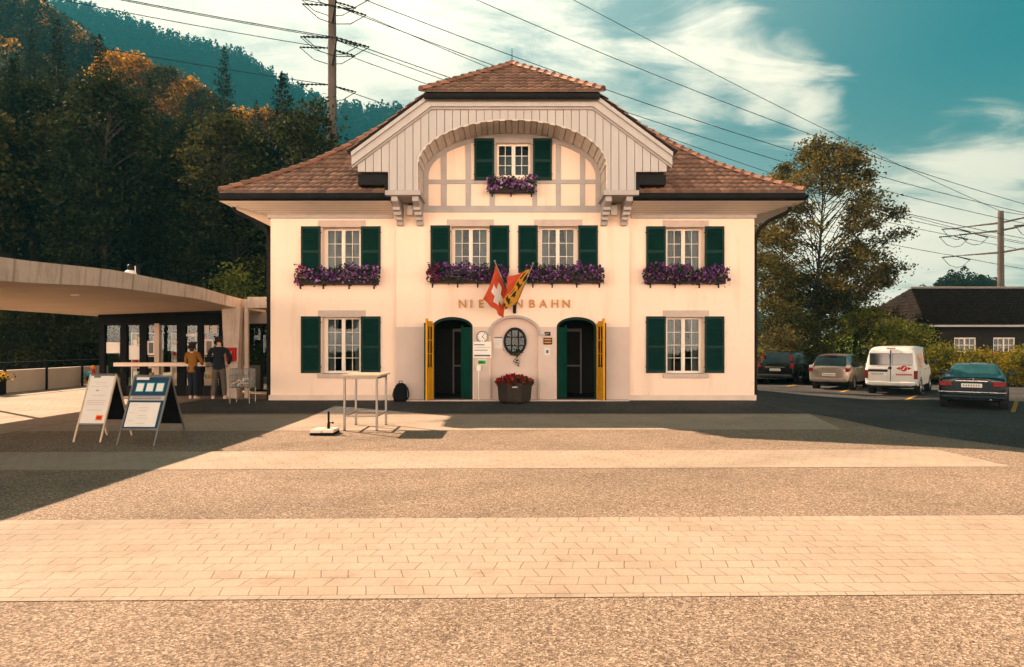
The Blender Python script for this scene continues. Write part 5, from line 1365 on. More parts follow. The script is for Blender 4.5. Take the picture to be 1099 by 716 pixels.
rf = random.Random(21)
protos = [conifer('spruce_tree', 23, 3.4, 'lf_spruce', 1, 'x'), conifer('spruce_tree', 19, 2.9, 'lf_spruce', 2, 'x', bare=.26, bark='bark_pale'), conifer('spruce_tree', 26, 3.6, 'lf_spruce', 3, 'x', bare=.1),
          broadleaf('broadleaf_tree', 17, 4.2, 'lf_dark', 4, 'x', base=.32, nclump=130, per=80, leaf=.36, clump=1.25, bark='bark_pale'), broadleaf('broadleaf_tree', 14, 3.6, 'lf_dark', 5, 'x', base=.25, nclump=115, per=78, leaf=.36, clump=1.15),
          broadleaf('broadleaf_tree', 15, 4.0, 'lf_olive', 6, 'x', base=.35, nclump=115, per=78, leaf=.36, clump=1.15, bark='bark_pale'), broadleaf('broadleaf_tree', 13, 3.7, 'lf_gold', 7, 'x', base=.3, nclump=115, per=78, leaf=.36, clump=1.1)]
KIND = ['tall dark spruce', 'slim spruce on a long bare pale trunk', 'very tall broad dark spruce', 'dark leafy tree with pale trunk', 'small dark leafy tree', 'olive green leafy tree with pale trunk', 'golden autumn tree']
used = [False] * len(protos)
GRP = 'trees of the wooded hillside'
def plant(k, px, d, sc=1.0, label=None, group=GRP):
    x = (px - 550) * d / FPX; y = d - CAMD; z = hillside(x, y)
    rz = rf.uniform(0, 6.28); sc = sc * rf.uniform(.9, 1.1)
    lab = label or KIND[k]
    if used[k]: o = dup(protos[k], (x, y, z), rz, (sc * rf.uniform(.9, 1.1), sc * rf.uniform(.9, 1.1), sc))
    else: used[k] = True; o = protos[k]; o.location = (x, y, z); o.rotation_euler = (0, 0, rz); o.scale = (sc,) * 3
    o['label'] = lab; o['group'] = group; return o
# front row at the foot of the slope, then rows climbing behind it
rows_ = []
for px in range(-200, 330, 22): rows_.append((px + rf.uniform(-9, 9), rf.uniform(43, 52), rf.choice([1, 3, 3, 1, 4, 0, 5]), rf.uniform(.62, .9)))
for px in range(-160, 350, 25): rows_.append((px + rf.uniform(-10, 10), rf.uniform(56, 66), rf.choice([3, 1, 3, 2, 3, 4, 5]), rf.uniform(.62, .88)))
for px in range(-120, 350, 25): rows_.append((px + rf.uniform(-10, 10), rf.uniform(70, 82), rf.choice([3, 3, 2, 4, 5, 6, 3]), rf.uniform(.6, .85)))
for px in range(-90, 355, 24): rows_.append((px + rf.uniform(-10, 10), rf.uniform(88, 100), rf.choice([3, 5, 6, 3, 6, 4, 5]), rf.uniform(.6, .85)))
for px in range(-90, 355, 19): rows_.append((px + rf.uniform(-8, 8), rf.uniform(106, 117), rf.choice([3, 6, 5, 6, 6, 6]) if 90 < px < 300 else rf.choice([3, 0, 5, 4]), rf.uniform(.55, .75)))
nth = {}
ROWW = [(54, 'at the foot of the wooded slope'), (68, 'in the second row up the wooded slope'), (85, 'halfway up the wooded slope'), (103, 'high on the wooded slope'), (200, 'on the crest of the wooded slope')]
for px, d, k, sc in rows_:
    o = plant(k, px, d, sc)
    o['label'] = KIND[k] + ' ' + [w_ for lim, w_ in ROWW if d < lim][0]
plant(2, 241, 92, .98, 'lone tall spruce rising above the autumn trees left of the mast')
plant(0, 205, 105, .8, 'spruce standing before the golden autumn trees')
plant(2, 276, 100, .78, 'dark spruce between the lone tall spruce and the mast')
plant(0, 310, 104, .72, 'dark spruce just left of the power mast')
plant(6, 208, 112, .8, 'bright golden tree on the ridge behind the lone spruce')
plant(6, 222, 113, .7, 'orange tree on the ridge touching the lone spruce')
plant(6, 243, 70, .62, 'golden tree low in front of the lone tall spruce')
PH = [23, 19, 26, 17, 14, 15, 13]
def plant_top(k, px, d, ytop, label):
    x = (px - 550) * d / FPX; z = hillside(x, d - CAMD); zt = EYE + (370 - ytop) * d / FPX
    return plant(k, px, d, (zt - z) / PH[k], label)
for px, d, yt, lab in ((150, 116, 66, 'golden tree high on the crest above the kiosk'), (176, 115, 84, 'golden tree on the crest between kiosk and lone spruce'), (203, 114, 90, 'bright orange tree on the crest left of the lone spruce'), (220, 112, 99, 'second orange tree on the crest touching the lone spruce'), (258, 108, 124, 'orange tree on the crest right of the lone spruce'), (284, 106, 134, 'small orange tree on the crest near the mast'), (324, 104, 150, 'low orange tree just left of the power mast'), (128, 116, 52, 'golden tree high on the crest at the upper left'), (246, 78, 158, 'golden tree halfway up the slope above the left roof end')):
    plant_top(5 if 'golden tree on' in lab or 'second' in lab else 6, px, d, yt, lab.replace('golden tree on', 'olive tree on').replace('second orange', 'olive'))
for k, u in enumerate(used):
    if not u: plant(k, -300, 60)
# lighter bushes between canopy and house
for i, (px, d, h, r, mt_, lab) in enumerate(((262, 35, 5.6, 2.0, 'lf_bush', 'yellow green bush beside the left house corner'), (283, 37, 6.4, 1.7, 'lf_olive', 'olive bush nearest the left house corner'), (30, 36, 4.8, 3.2, 'lf_olive', 'olive shrub behind the railing at the far left'), (85, 37, 4.4, 3.0, 'lf_dark', 'dark shrub left of the kiosk'), (-40, 37, 5, 3.4, 'lf_dark', 'dark shrub beyond the left frame edge'), (140, 36, 4.6, 3, 'lf_dark', 'dark shrub behind the kiosk'), (215, 36, 4.4, 2.6, 'lf_dark', 'dark shrub behind the concrete pier'))):
    o = broadleaf('shrub', h, r, mt_, 40 + i, lab, base=.12, nclump=60, per=55, leaf=.2, clump=.8, cat='shrub', trunk_r=.06); x = (px - 550) * d / FPX; o.location = (x, d - CAMD, hillside(x, d - CAMD)); o['group'] = 'shrubs at the foot of the slope'

# ---- mid-hill and far wood: masses that read as one
def wood_mass(name, label, spots, mat, seed, hmin, hmax, nl, wide=.2, size=.8):
    rs = np.random.RandomState(seed); C, S = [], []
    for x, y, z, sc, con in spots:
        h = rs.uniform(hmin, hmax) * sc; n = nl
        f = rs.beta(1.1, 1.4, n); a = rs.uniform(0, 2 * PI, n)
        R = (wide * h * (1 - f) ** .9 + .03 * h) if con else (.34 * h * np.sin(PI * np.clip(f * .8 + .15, 0, 1)))
        R = R * rs.uniform(.3, 1, n) ** .5
        C.append(np.stack([x + np.cos(a) * R, y + np.sin(a) * R, z + h * (.05 + .95 * f)], 1)); S.append(np.full(n, size * h * .1))
    o = raw_mesh(name, *leaves_geo(np.concatenate(C), np.concatenate(S), rs, flat=.2, asp=.7), mat)
    return tag(o, label, 'wood', None, 'stuff')
rs = np.random.RandomState(9)
sp = {'d': [], 'o': [], 'g': []}
for i in range(1500):
    px = rs.uniform(-40, 560); d = rs.uniform(118, 268) ; x = (px - 550) * d / FPX; y = d - CAMD; z = hillside(x, y)
    q = rs.rand(); key = 'd' if q < .45 else ('o' if q < .72 else 'g')
    sp[key].append((x, y, z, 1, key == 'd' and rs.rand() < .6))
for i in range(330):
    px = rs.uniform(70, 340); d = rs.uniform(222, 262) if px < 235 or rs.rand() < .5 else rs.uniform(150, 225); x = (px - 550) * d / FPX; y = d - CAMD; sp['g'].append((x, y, hillside(x, y), 1.15, False))
wood_mass('hill_woods', 'dark wood on the middle hill below the far ridge', sp['d'], M['lf_dark'], 1, 8, 13, 170)
wood_mass('hill_woods', 'olive wood on the middle hill below the far ridge', sp['o'], M['lf_olive'], 2, 7, 11, 170)
wood_mass('autumn_woods', 'orange autumn wood on the middle hill below the far ridge', sp['g'], M['lf_gold'], 3, 6, 10, 170)
far = []
for i in range(5200):
    a = rs.uniform(-.85, .34); d = rs.uniform(520, 960); x = a * d; y = d - CAMD; far.append((x, y, mountain(x, y), 1, rs.rand() < .75))
for i in range(420):
    a = rs.uniform(-.8, .1); d = rs.uniform(915, 940); x = a * d; y = d - CAMD; far.append((x, y, mountain(x, y), 1.15, rs.rand() < .8))
wood_mass('mountain_woods', 'hazy teal conifer wood covering the far mountain ridge', far, M['lf_spruce'], 4, 14, 28, 70, .15, 1.2)
# hillock on the right beyond the roof
hk = []
for i in range(70):
    d = rs.uniform(150, 175); px = rs.uniform(985, 1075); x = (px - 550) * d / FPX; y = d - CAMD; top = lerp_tab(px, [(975, 317), (990, 308), (1005, 300), (1020, 292), (1035, 282), (1048, 292), (1060, 296), (1075, 298), (1100, 306)])
    h = rs.uniform(5, 8); z = EYE + (370 - top) * d / FPX - h * rs.uniform(1.0, 1.5); hk.append((x, y, z, h / 8, False))
for i in range(46):
    d = rs.uniform(160, 190); px = rs.uniform(1075, 1300); x = (px - 550) * d / FPX; hk.append((x, d - CAMD, 7, 1, False))
wood_mass('hillock_woods', 'dark leafy wood on the hillock behind the brown roof', hk, M['lf_dark'], 5, 7, 9, 420)

# ---- right side: the big airy tree and the bushes below it
def put(o, px, d, z=None): x = (px - 550) * d / FPX; o.location = (x, d - CAMD, gz(x, d - CAMD) if z is None else z); return o
put(broadleaf('airy_tree', 15.2, 5.0, 'lf_birch', 61, 'large airy tree with brownish leaves behind the right house corner', base=.2, nclump=215, per=165, leaf=.2, clump=.76, bark='bark', trunk_r=.2, lean=.012, spread=1.05), 876, 44)
put(broadleaf('airy_tree', 13.9, 2.2, 'lf_birch', 62, 'slim airy tree just above the right roof end', base=.2, nclump=95, per=110, leaf=.2, clump=.65, trunk_r=.13), 838, 47)
put(broadleaf('airy_tree', 9.0, 2.9, 'lf_birch', 63, 'lower airy tree leaning out on the right of the large one', base=.25, nclump=90, per=110, leaf=.2, clump=.65, trunk_r=.12, lean=.1), 915, 45)
for i, (px, d, h, r, mt_, lab) in enumerate(((826, 41, 7.2, 2.6, 'lf_olive', 'tall olive bush hidden partly by the right house corner'), (858, 43, 6.6, 2.6, 'lf_dark', 'dark bush under the large airy tree'), (892, 42, 5.6, 2.4, 'lf_olive', 'olive bush behind the silver car'),
        (926, 41, 4.4, 2.3, 'lf_bush', 'mid green bush behind the white van'), (955, 39, 3.5, 1.9, 'lf_bush', 'green bush at the corner of the brown roofed house'), (985, 37.5, 3.0, 1.7, 'lf_bush', 'leafy green bush right of the white van'),
        (832, 38, 2.9, 1.3, 'lf_birch', 'pale dry bush behind the black car'), (905, 50, 6.6, 3.2, 'lf_dark', 'tall dark bush far behind the silver car'), (945, 60, 5.4, 2.6, 'lf_olive', 'olive bush in front of the meadow'), (800, 46, 8.0, 3, 'lf_dark', 'tall dark bush behind the right house wall'), (868, 39, 3.2, 1.6, 'lf_olive', 'low olive bush between the black and silver cars'))):
    put(broadleaf('bush', h, r, mt_, 70 + i, lab, base=.08, nclump=62, per=75, leaf=.15, clump=.62, cat='bush', trunk_r=.05), px, d)['group'] = 'bushes round the parking lot'
for i, (px, d, h, r, lab) in enumerate(((1012, 35, 1.9, 1.3, 'yellow shrub just right of the white van'), (1040, 34, 1.65, 1.3, 'yellow shrub behind the roof of the dark saloon'), (1066, 33.5, 1.6, 1.2, 'yellow shrub before the lit house windows'), (1092, 33, 1.6, 1.2, 'yellow shrub at the right frame edge'), (1118, 33, 1.9, 1.2, 'yellow shrub past the right frame edge'))):
    put(broadleaf('yellow_shrub', h, r, 'lf_yellow', 90 + i, lab, base=.05, nclump=50, per=80, leaf=.12, clump=.5, cat='shrub', trunk_r=.04), px, d)['group'] = 'yellow shrubs along the parking lot'
# small red flowers in the shrubs before the house windows
t = thing('flower_bed', 'red flowers below the white windows of the brown roofed house', 'flowers', tuple(P(1082, 380, 34)))
C = rs.normal(size=(120, 3)) * [.9, .25, .1]; o = raw_mesh('blossom', *leaves_geo(C, .13, rs, asp=.9), M['red_flower'], t); o['kind'] = 'stuff'
C = rs.normal(size=(140, 3)) * [.95, .25, .14] + [0, 0, -.1]; o = raw_mesh('foliage', *leaves_geo(C, .13, rs), M['lf_bush'], t); o['kind'] = 'stuff'
m = MB(); x, y, z = P(1082, 380, 34); m.box(x - 1.3, x + 1.3, y - .18, y + .18, gz(x, y), z - .12); m.build('trough', M['box_brown'], t)

# ------------------------------------------------------------------ power line
M['mast'] = pm('mast', (.09, .072, .06), .85, .15, 1.5, .2, 20, .01)
M['wire'] = pm('wire', (.02, .02, .022), .5, .1, 5, 0, metal=.3)
U = Vector((64, 22, 0)).normalized(); A_ = Vector((U.y, -U.x, 0))
def mast(loc, ztop, r0, r1, arms, label, zb=-.5):
    t = thing('power_mast', label, 'mast', loc, 0, 'power masts'); x, y, z = loc
    m = MB(); m.lathe([(r0, z + zb), (r1, ztop), (0, ztop + .02)], (x, y, 0), 20); m.build('shaft', M['mast'], t, auto=50)
    pts = []
    for za, L, offs in arms:
        a = MB(); c = Vector((x, y, za)); 
        for s in (-1, 1): a.tube([c + A_ * s * r1 * .5, c + A_ * s * L + Vector((0, 0, .25))], [.12, .05], 6)
        a.build('crossarm', M['mast'], t)
        for s in (-1, 1):
            for o_ in offs:
                p = c + A_ * s * L * o_ + Vector((0, 0, .22 * o_)); pts.append((s, za, o_, p))
                for q in (-1, 1):
                    i_ = MB(); e = p + U * q * 2.1 + Vector((0, 0, -.28 - .04 * q))
                    n = 14; ins = [p.lerp(e, k / n) for k in range(n + 1)]
                    i_.tube(ins, [.03 if k % 2 else .085 for k in range(n + 1)], 7); i_.build('insulator', M['wire'], t)
                j = MB(); e0, e1 = p - U * 2.1 + Vector((0, 0, -.24)), p + U * 2.1 + Vector((0, 0, -.32)); mid = p + Vector((0, 0, -1.25))
                j.tube([e0, e0.lerp(mid, .5) + Vector((0, 0, -.3)), mid, e1.lerp(mid, .5) + Vector((0, 0, -.3)), e1], .03, 5); j.build('jumper_wire', M['wire'], t)
    return pts
m1_ = mast((-12.87, 28, 1.0), 36, .36, .25, [(28.2, 4.2, (1,)), (24.6, 4.6, (1, .55)), (21.6, 4.2, (1,))], 'tall round concrete power mast behind the left roof slope')
m2_ = mast((51, 50, 5.0), 15.6, .34, .26, [(14.4, 4.9, (1,)), (13.6, 5.2, (1, .55)), (11.3, 4.9, (1,))], 'short power mast with two crossarms above the brown roof')
def wire(p, q, sag, label, ext=0):
    m = MB(); n = 22; m.tube([p.lerp(q, k / n) + Vector((0, 0, -4 * sag * (k / n) * (1 - k / n))) for k in range(n + 1)], .028, 4, caps=False)
    tag(m.build('overhead_wire', M['wire']), label, 'wire', 'overhead power wires')
prev = [Vector(p) - U * 70 + Vector((0, 0, 7.5)) for _, _, _, p in m1_]
LV = ['topmost', 'upper middle', 'upper middle', 'lowest']
names1 = {28.2: 'highest', 24.6: 'middle', 21.6: 'lowest'}
for (s, za, o_, p), (s2, za2, o2, q), pv in zip(m1_, m2_, prev):
    side = 'far' if s < 0 else 'near'; inn = ' inner' if o_ < 1 else ''
    wire(p, q, 1.3, f'{names1[za]}{inn} power wire on the {side} arms between the two masts')
    wire(pv, p, 1.5, f'{names1[za]}{inn} power wire arriving from the left on the {side} mast arm')
    wire(q, q + U * 75 + Vector((0, 0, -2)), 1.5, f'{names1[za]}{inn} power wire running on right from the {side} arm of the short mast')
pT, qT = Vector((-12.87, 28, 35.9)), Vector((51, 50, 15.6)); wire(pT, qT, .9, 'single wire from mast top to mast top over the roof'); wire(qT, qT + U * 75, 1.0, 'single wire running right from the top of the short mast')
# dark roof behind the left slope, at the foot of the mast
t = thing('shed', 'dark roofed shed at the foot of the tall mast', 'shed', (-12.5, 23, 0))
m = MB(); m.box(-12.1, -10.6, 22, 26, 0, 12.9); m.build('wall', M['wood_dark'], t)
m = MB(); m.prism([(-12.25, 12.95), (-10.45, 12.95), (-10.45, 13.4), (-11.3, 13.5), (-12.25, 13.4)], 21.6, 26.4); m.build('roof', M['metal_dark'], t)
# ------------------------------------------------------------------ brown roofed house on the right
H = thing('brown_house', 'low dark house with a broad brown roof and white windows', 'house', (32, 29, 0))
hx0, hx1, hy0 = 28.4, 60, 24.6
m = MB(); wins = [(x, x + 1.5, .72, 2.15) for x in (29.4, 32.0, 34.6, 37.2, 39.8)]
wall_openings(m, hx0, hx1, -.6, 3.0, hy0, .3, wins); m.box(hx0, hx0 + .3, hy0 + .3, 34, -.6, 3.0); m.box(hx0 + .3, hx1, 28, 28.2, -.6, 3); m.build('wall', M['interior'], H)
for a, b, c, d in wins:
    f = MB()
    for x in (a, (a + b) / 2 - .05, b - .1): f.box(x, x + .1, hy0 + .1, hy0 + .18, c, d)
    for z in (c, d - .09): f.box(a + .1, b - .1, hy0 + .105, hy0 + .175, z, z + .09)
    for x in (a + .37, b - .43): f.box(x, x + .045, hy0 + .115, hy0 + .165, c + .09, d - .09)
    for k in (1, 2): f.box(a + .1, b - .1, hy0 + .12, hy0 + .16, c + .09 + (d - c - .18) * k / 3 - .02, c + .09 + (d - c - .18) * k / 3 + .02)
    wo = f.build('window', M['frame_white'], H); p = MB(); p.quad((a, hy0 + .14, c), (b, hy0 + .14, c), (b, hy0 + .14, d), (a, hy0 + .14, d)); p.build('pane', M['glass'], wo)
M['tile_brown'] = colattr_mat('tile_brown', .75, (.055, .058, .062), .3, 30, .006, spec=.05)
hrx0, hry0 = 26.8, 23.4; RP = lambda t: 2.95 + (.50 * t)
tile_face('roof', (0, hry0, 0), (1, 0, 0), (0, 1, 0), lambda t: hrx0 + t * .42, lambda t: 62, 5.6, RP, course=.32, tw=.26, seed=11, tile_mats=M['tile_brown'], parent=H, per=3)
tile_face('roof', (hrx0, hry0 + 5.6, 0), (0, -1, 0), (1, 0, 0), lambda t: -5.6 + t * 2.38, lambda t: 5.6 - t * 2.38, 2.35, lambda t: 2.95 + 1.19 * t, course=.32, tw=.26, seed=12, tile_mats=M['tile_brown'], parent=H, per=3)
m = MB(); m.quad((hrx0 + 2.4, hry0 + 5.6, 5.72), (62, hry0 + 5.6, 5.72), (62, hry0 + 11.2, 2.95), (hrx0, hry0 + 11.2, 2.95)); m.quad((hrx0, hry0, 2.85), (62, hry0, 2.85), (62, hry0 + 11, 2.85), (hrx0, hry0 + 11, 2.85)); m.build('roof_back', M['timber_dark'], H)
m = MB(); m.box(hrx0, 62, hry0 - .12, hry0 - .04, 2.82, 2.95); m.build('gutter', M['timber_grey'], H)
m = MB(); m.tube([(hrx0 + 2.3, hry0 + 5.6, 5.80), (62, hry0 + 5.6, 5.80)], .12, 8); m.build('ridge_tiles', M['timber_dark'], H)

# ------------------------------------------------------------------ cars
def paint(name, c, rough=.25, metal=.3): return pm(name, c, rough, .06, 2, 0, metal=metal, coat=.35)
M['p_black'] = paint('p_black', (.006, .007, .008)); M['p_silver'] = paint('p_silver', (.36, .30, .25), .3, .6); M['p_white'] = paint('p_white', (.72, .68, .62), .3, 0); M['p_navy'] = paint('p_navy', (.006, .015, .019))
M['tyre'] = pm('tyre', (.016, .015, .015), .85, .2, 8, .1, 60, .001); M['rim'] = pm('rim', (.35, .34, .33), .35, .1, 6, 0, metal=.8)
M['car_glass'] = pm('car_glass', (.012, .018, .02), .06, .2, 2, 0, spec=.9)
M['car_glass_teal'] = pm('car_glass_teal', (.02, .07, .075), .08, .2, 2, 0, spec=.9)
M['tail_red'] = pm('tail_red', (.20, .008, .008), .2, .15, 12, 0, coat=.6); M['tail_clear'] = pm('tail_clear', (.6, .5, .45), .2, .1, 10, 0, coat=.6)
M['trim'] = pm('trim', (.02, .02, .021), .6, .2, 8, .05); M['chrome'] = pm('chrome', (.6, .58, .55), .15, .05, 6, 0, metal=1)

def car(name, label, loc, rz, S, W, paint_m, glass_rows, wheels, wr, lights, plate, cat='car', glassm='car_glass', extra=None, trim_h=.32, rearwin=True):
    """S: stations from tail to nose (y, z_sill, z_belt, z_roof, half width at belt, half width at roof)"""
    t = thing(name, label, cat, (0, 0, 0), 0, 'cars in the parking lot')
    bm = bmesh.new(); rings = []
    for (y, zs, zb, zr, wb, wr_) in S:
        zr = max(zr, zb + .02)
        half = [(0, zs), (wb * .86, zs), (wb * .97, zs + .1), (wb, zs + (zb - zs) * .45), (wb * .985, zb - .05), (wb * .95, zb), (wr_ + (wb * .95 - wr_) * .06, zr - .05 if zr - zb > .1 else zb + (zr - zb) * .6), (wr_ * .88, zr), (0, zr + (.015 if zr - zb > .1 else .01))]
        ring = [(x, y, z) for x, z in half] + [(-x, y, z) for x, z in half[-2:0:-1]]
        rings.append([bm.verts.new(p) for p in ring])
    n = len(rings[0])
    for i in range(len(rings) - 1):
        for j in range(n):
            f = bm.faces.new((rings[i][j], rings[i][(j + 1) % n], rings[i + 1][(j + 1) % n], rings[i + 1][j])); jj = j if j < 8 else n - 1 - j
            f.material_index = 0
            if jj == 0: f.material_index = 2
            if jj == 1: f.material_index = 2
            if jj == 5 and i in glass_rows['side']: f.material_index = 1
            if jj in (6, 7) and i in glass_rows['screen']: f.material_index = 1
            if jj == 5 and i in glass_rows['screen']: f.material_index = 1 if glass_rows.get('wrap') else 0
    for r in (rings[0], rings[-1]):
        # end caps as strips so they subdivide cleanly
        k = 8
        for j in range(k):
            a, b = r[j], r[j + 1]; c, d = r[(n - j - 1) % n], r[(n - j) % n]
            vs_ = [a, b] + ([c] if c not in (a, b) else []) + ([d] if d not in (a, b, c) else [])
            try: f = bm.faces.new(vs_); f.material_index = 2 if j < 1 else 0
            except ValueError: pass
    bmesh.ops.recalc_face_normals(bm, faces=bm.faces)
    me = bpy.data.meshes.new('tmp'); bm.to_mesh(me); bm.free()
    for _ in range(3): me.materials.append(None)
    o = bpy.data.objects.new('tmp', me); col.objects.link(o)
    cl = me.attributes.new('crease_edge', 'FLOAT', 'EDGE')
    # creases along glass edges keep the pillars crisp
    mi = {}
    for p in me.polygons:
        for e in p.edge_keys: mi.setdefault(e, set()).add(p.material_index)
    for e in me.edges: cl.data[e.index].value = .75 if len(mi.get(tuple(sorted(e.vertices)), ())) > 1 else 0
    endv = set(range(n)) | set(range((len(S) - 1) * n, len(S) * n))
    for e in me.edges:
        if all(v < n for v in e.vertices): cl.data[e.index].value = max(cl.data[e.index].value, .55)
    md = o.modifiers.new('s', 'SUBSURF'); md.levels = 2; md.render_levels = 2
    dg = bpy.context.evaluated_depsgraph_get(); dg.update(); ev = bpy.data.meshes.new_from_object(o.evaluated_get(dg)); bpy.data.objects.remove(o)
    co_ = np.empty(len(ev.vertices) * 3); ev.vertices.foreach_get('co', co_); co_ = co_.reshape(-1, 3)
    groups = {0: [], 1: [], 2: []}
    for p in ev.polygons: groups[p.material_index].append(tuple(p.vertices))
    for k, (nm, mt_) in {0: ('body', paint_m), 1: ('window', M[glassm]), 2: ('underbody', M['trim'])}.items():
        if not groups[k]: continue
        F = groups[k]; idx = sorted({v for f in F for v in f}); mp = {v: i for i, v in enumerate(idx)}
        me2 = bpy.data.meshes.new(nm); me2.from_pydata([tuple(co_[v]) for v in idx], [], [tuple(mp[v] for v in f) for f in F]); me2.materials.append(mt_)
        me2.polygons.foreach_set('use_smooth', [True] * len(me2.polygons)); me2.update()
        ob = bpy.data.objects.new(nm, me2); col.objects.link(ob); ob.parent = t
    # wheels
    for y in wheels:
        for s in (-1, 1):
            xo = s * (W - .0); m = MB(); m.lathe([(wr * .62, -.1), (wr * .9, -.11), (wr, -.07), (wr, .07), (wr * .9, .11), (wr * .62, .1)], (xo - s * .1, y, wr), 28, 'x'); wh = m.build('wheel', M['tyre'], t, smooth=True)
            m = MB(); m.lathe([(0, s * .085), (wr * .2, s * .09), (wr * .24, s * .06), (wr * .55, s * .075), (wr * .63, s * .1), (wr * .63, -s * .05)], (xo - s * .1, y, wr), 28, 'x')
            for k in range(5):
                R = Matrix.Translation((xo - s * .1, y, wr)) @ Matrix.Rotation(k * 2 * PI / 5, 4, 'X'); m.box(*sorted((s * .06, s * .092)), -.03, .03, wr * .1, wr * .6, R)
            m.build('rim', M['rim'], wh)
            m = MB(); m.lathe([(wr * 1.14, -.09), (wr * 1.14, .115), (wr * 1.04, .115)], (xo - s * .1, y, wr), 28, 'x'); m.build('wheel_arch', M['trim'], t)
    y0 = S[0][0]
    for (x0, x1, z0, z1, yo, mt_) in lights:
        for s in (-1, 1):
            m = MB(); a, b = sorted((s * x0, s * x1)); m.box(a, b, y0 - .03 + yo, y0 + .18 + yo, z0, z1); m.build('tail_light', M[mt_], t, bevel=.02)
    (x0, x1, z0, z1, yo) = plate
    m = MB(); m.box(x0, x1, y0 - .035 + yo, y0 + yo, z0, z1); pl = m.build('number_plate', M['paper'], t, bevel=.004)
    m = MB()
    for u in np.linspace(.1, .82, 7): m.box(x0 + (x1 - x0) * u, x0 + (x1 - x0) * (u + .055), y0 - .038 + yo, y0 - .0355 + yo, z0 + (z1 - z0) * .28, z1 - (z1 - z0) * .28)
    m.build('plate_marks', M['ink'], pl)
    m = MB(); zb = S[0][1]; m.box(-W * .93, W * .93, y0 - .06, y0 + .12, zb + .02, zb + .17); m.build('bumper', M['trim'] if not extra or not extra.get('bp') else paint_m, t, bevel=.04)
    for s in (-1, 1):
        ym = extra['mirror'][0]; zm = extra['mirror'][1]; m = MB(); m.box(*sorted((s * (W - .02), s * (W + .19))), ym, ym + .09, zm, zm + .15); m.build('mirror', paint_m if not extra.get('mt') else M['trim'], t, bevel=.03)
        for yh in extra['handles']: m = MB(); m.box(*sorted((s * (W * .985), s * (W * 1.015))), yh, yh + .2, extra['hz'], extra['hz'] + .035); m.build('handle', M['trim'], t, bevel=.008)
    m = MB(); m.tube([(W * .55, y0 - .04, zb + .03), (W * .55, y0 + .2, zb + .03)], .035, 8); m.build('exhaust', M['chrome'], t)
    if extra and 'fn' in extra: extra['fn'](t, y0)
    t.location = loc; t.rotation_euler = (0, 0, rz); return t
def spot(px, d, a, half):
    """origin = middle of the tail, given where the rear left corner stands"""
    x, y = (px - 550) * d / FPX, d - CAMD; x += half * math.cos(a); y -= half * math.sin(a); return (x, y, gz(x, y) + .004), -a
A = math.radians
# black estate
def xc_fn(t, y0):
    m = MB(); m.box(-.5, .5, y0 - .03, y0 + .02, .86, .90); m.build('trunk_handle', M['chrome'], t)
    m = MB(); m.tube([(.72, y0 + .3, 1.68), (.72, y0 + 1.9, 1.70)], .02, 6); m.tube([(-.72, y0 + .3, 1.68), (-.72, y0 + 1.9, 1.70)], .02, 6); m.build('roof_rail', M['trim'], t)
loc, rz = spot(813, 35.0, A(42), .94)
car('estate_car', 'black estate car with tall red tail lights nearest the house', loc, rz,
    [(0, .34, .98, 1.03, .90, .74), (.10, .30, 1.04, 1.10, .94, .75), (.22, .28, 1.05, 1.36, .945, .69), (.5, .27, 1.05, 1.64, .945, .63), (1.1, .26, 1.05, 1.68, .945, .64), (2.2, .26, 1.03, 1.68, .945, .64), (2.75, .26, 1.02, 1.58, .945, .61), (3.45, .26, 1.0, 1.08, .94, .66), (4.3, .28, .90, .95, .92, .66), (4.68, .34, .78, .80, .82, .55)],
    .93, M['p_black'], {'side': (3, 4, 5, 6), 'screen': (1, 2, 6)}, (.95, 3.75), .35,
    [(.76, .92, .84, 1.10, .02, 'tail_red'), (.66, .78, 1.08, 1.5, .21, 'tail_red')], (-.27, .27, .68, .80, -.005), extra={'mirror': (3.0, 1.06), 'handles': (1.5, 2.4), 'hz': .92, 'fn': xc_fn})
# silver people carrier
loc, rz = spot(868, 30.7, A(40), .88)
def mpv_fn(t, y0):
    m = MB(); m.box(-.3, .3, y0 - .03, y0 + .02, .93, .96); m.build('trunk_handle', M['chrome'], t)
    m = MB(); m.box(-.25, .25, y0 + .34, y0 + .40, 1.53, 1.555); m.build('brake_light', M['tail_red'], t)
car('family_car', 'silver beige hatchback between the black estate and the white van', loc, rz,
    [(0, .36, .95, 1.0, .83, .70), (.08, .30, 1.0, 1.06, .87, .71), (.2, .27, 1.0, 1.28, .88, .65), (.45, .26, 1.0, 1.54, .88, .60), (1.1, .25, 1.0, 1.61, .88, .61), (2.1, .25, .99, 1.60, .88, .61), (2.6, .25, .98, 1.48, .88, .58), (3.3, .25, .95, 1.02, .87, .6), (3.9, .28, .82, .86, .84, .58), (4.2, .34, .72, .74, .74, .5)],
    .865, M['p_silver'], {'side': (3, 4, 5, 6), 'screen': (1, 2, 6)}, (.82, 3.45), .32,
    [(.68, .86, .82, .98, .0, 'tail_red'), (.70, .85, .98, 1.10, .04, 'tail_clear')], (-.27, .27, .62, .74, -.005), extra={'mirror': (2.75, 1.0), 'handles': (1.3, 2.2), 'hz': .9, 'fn': mpv_fn, 'bp': 1})
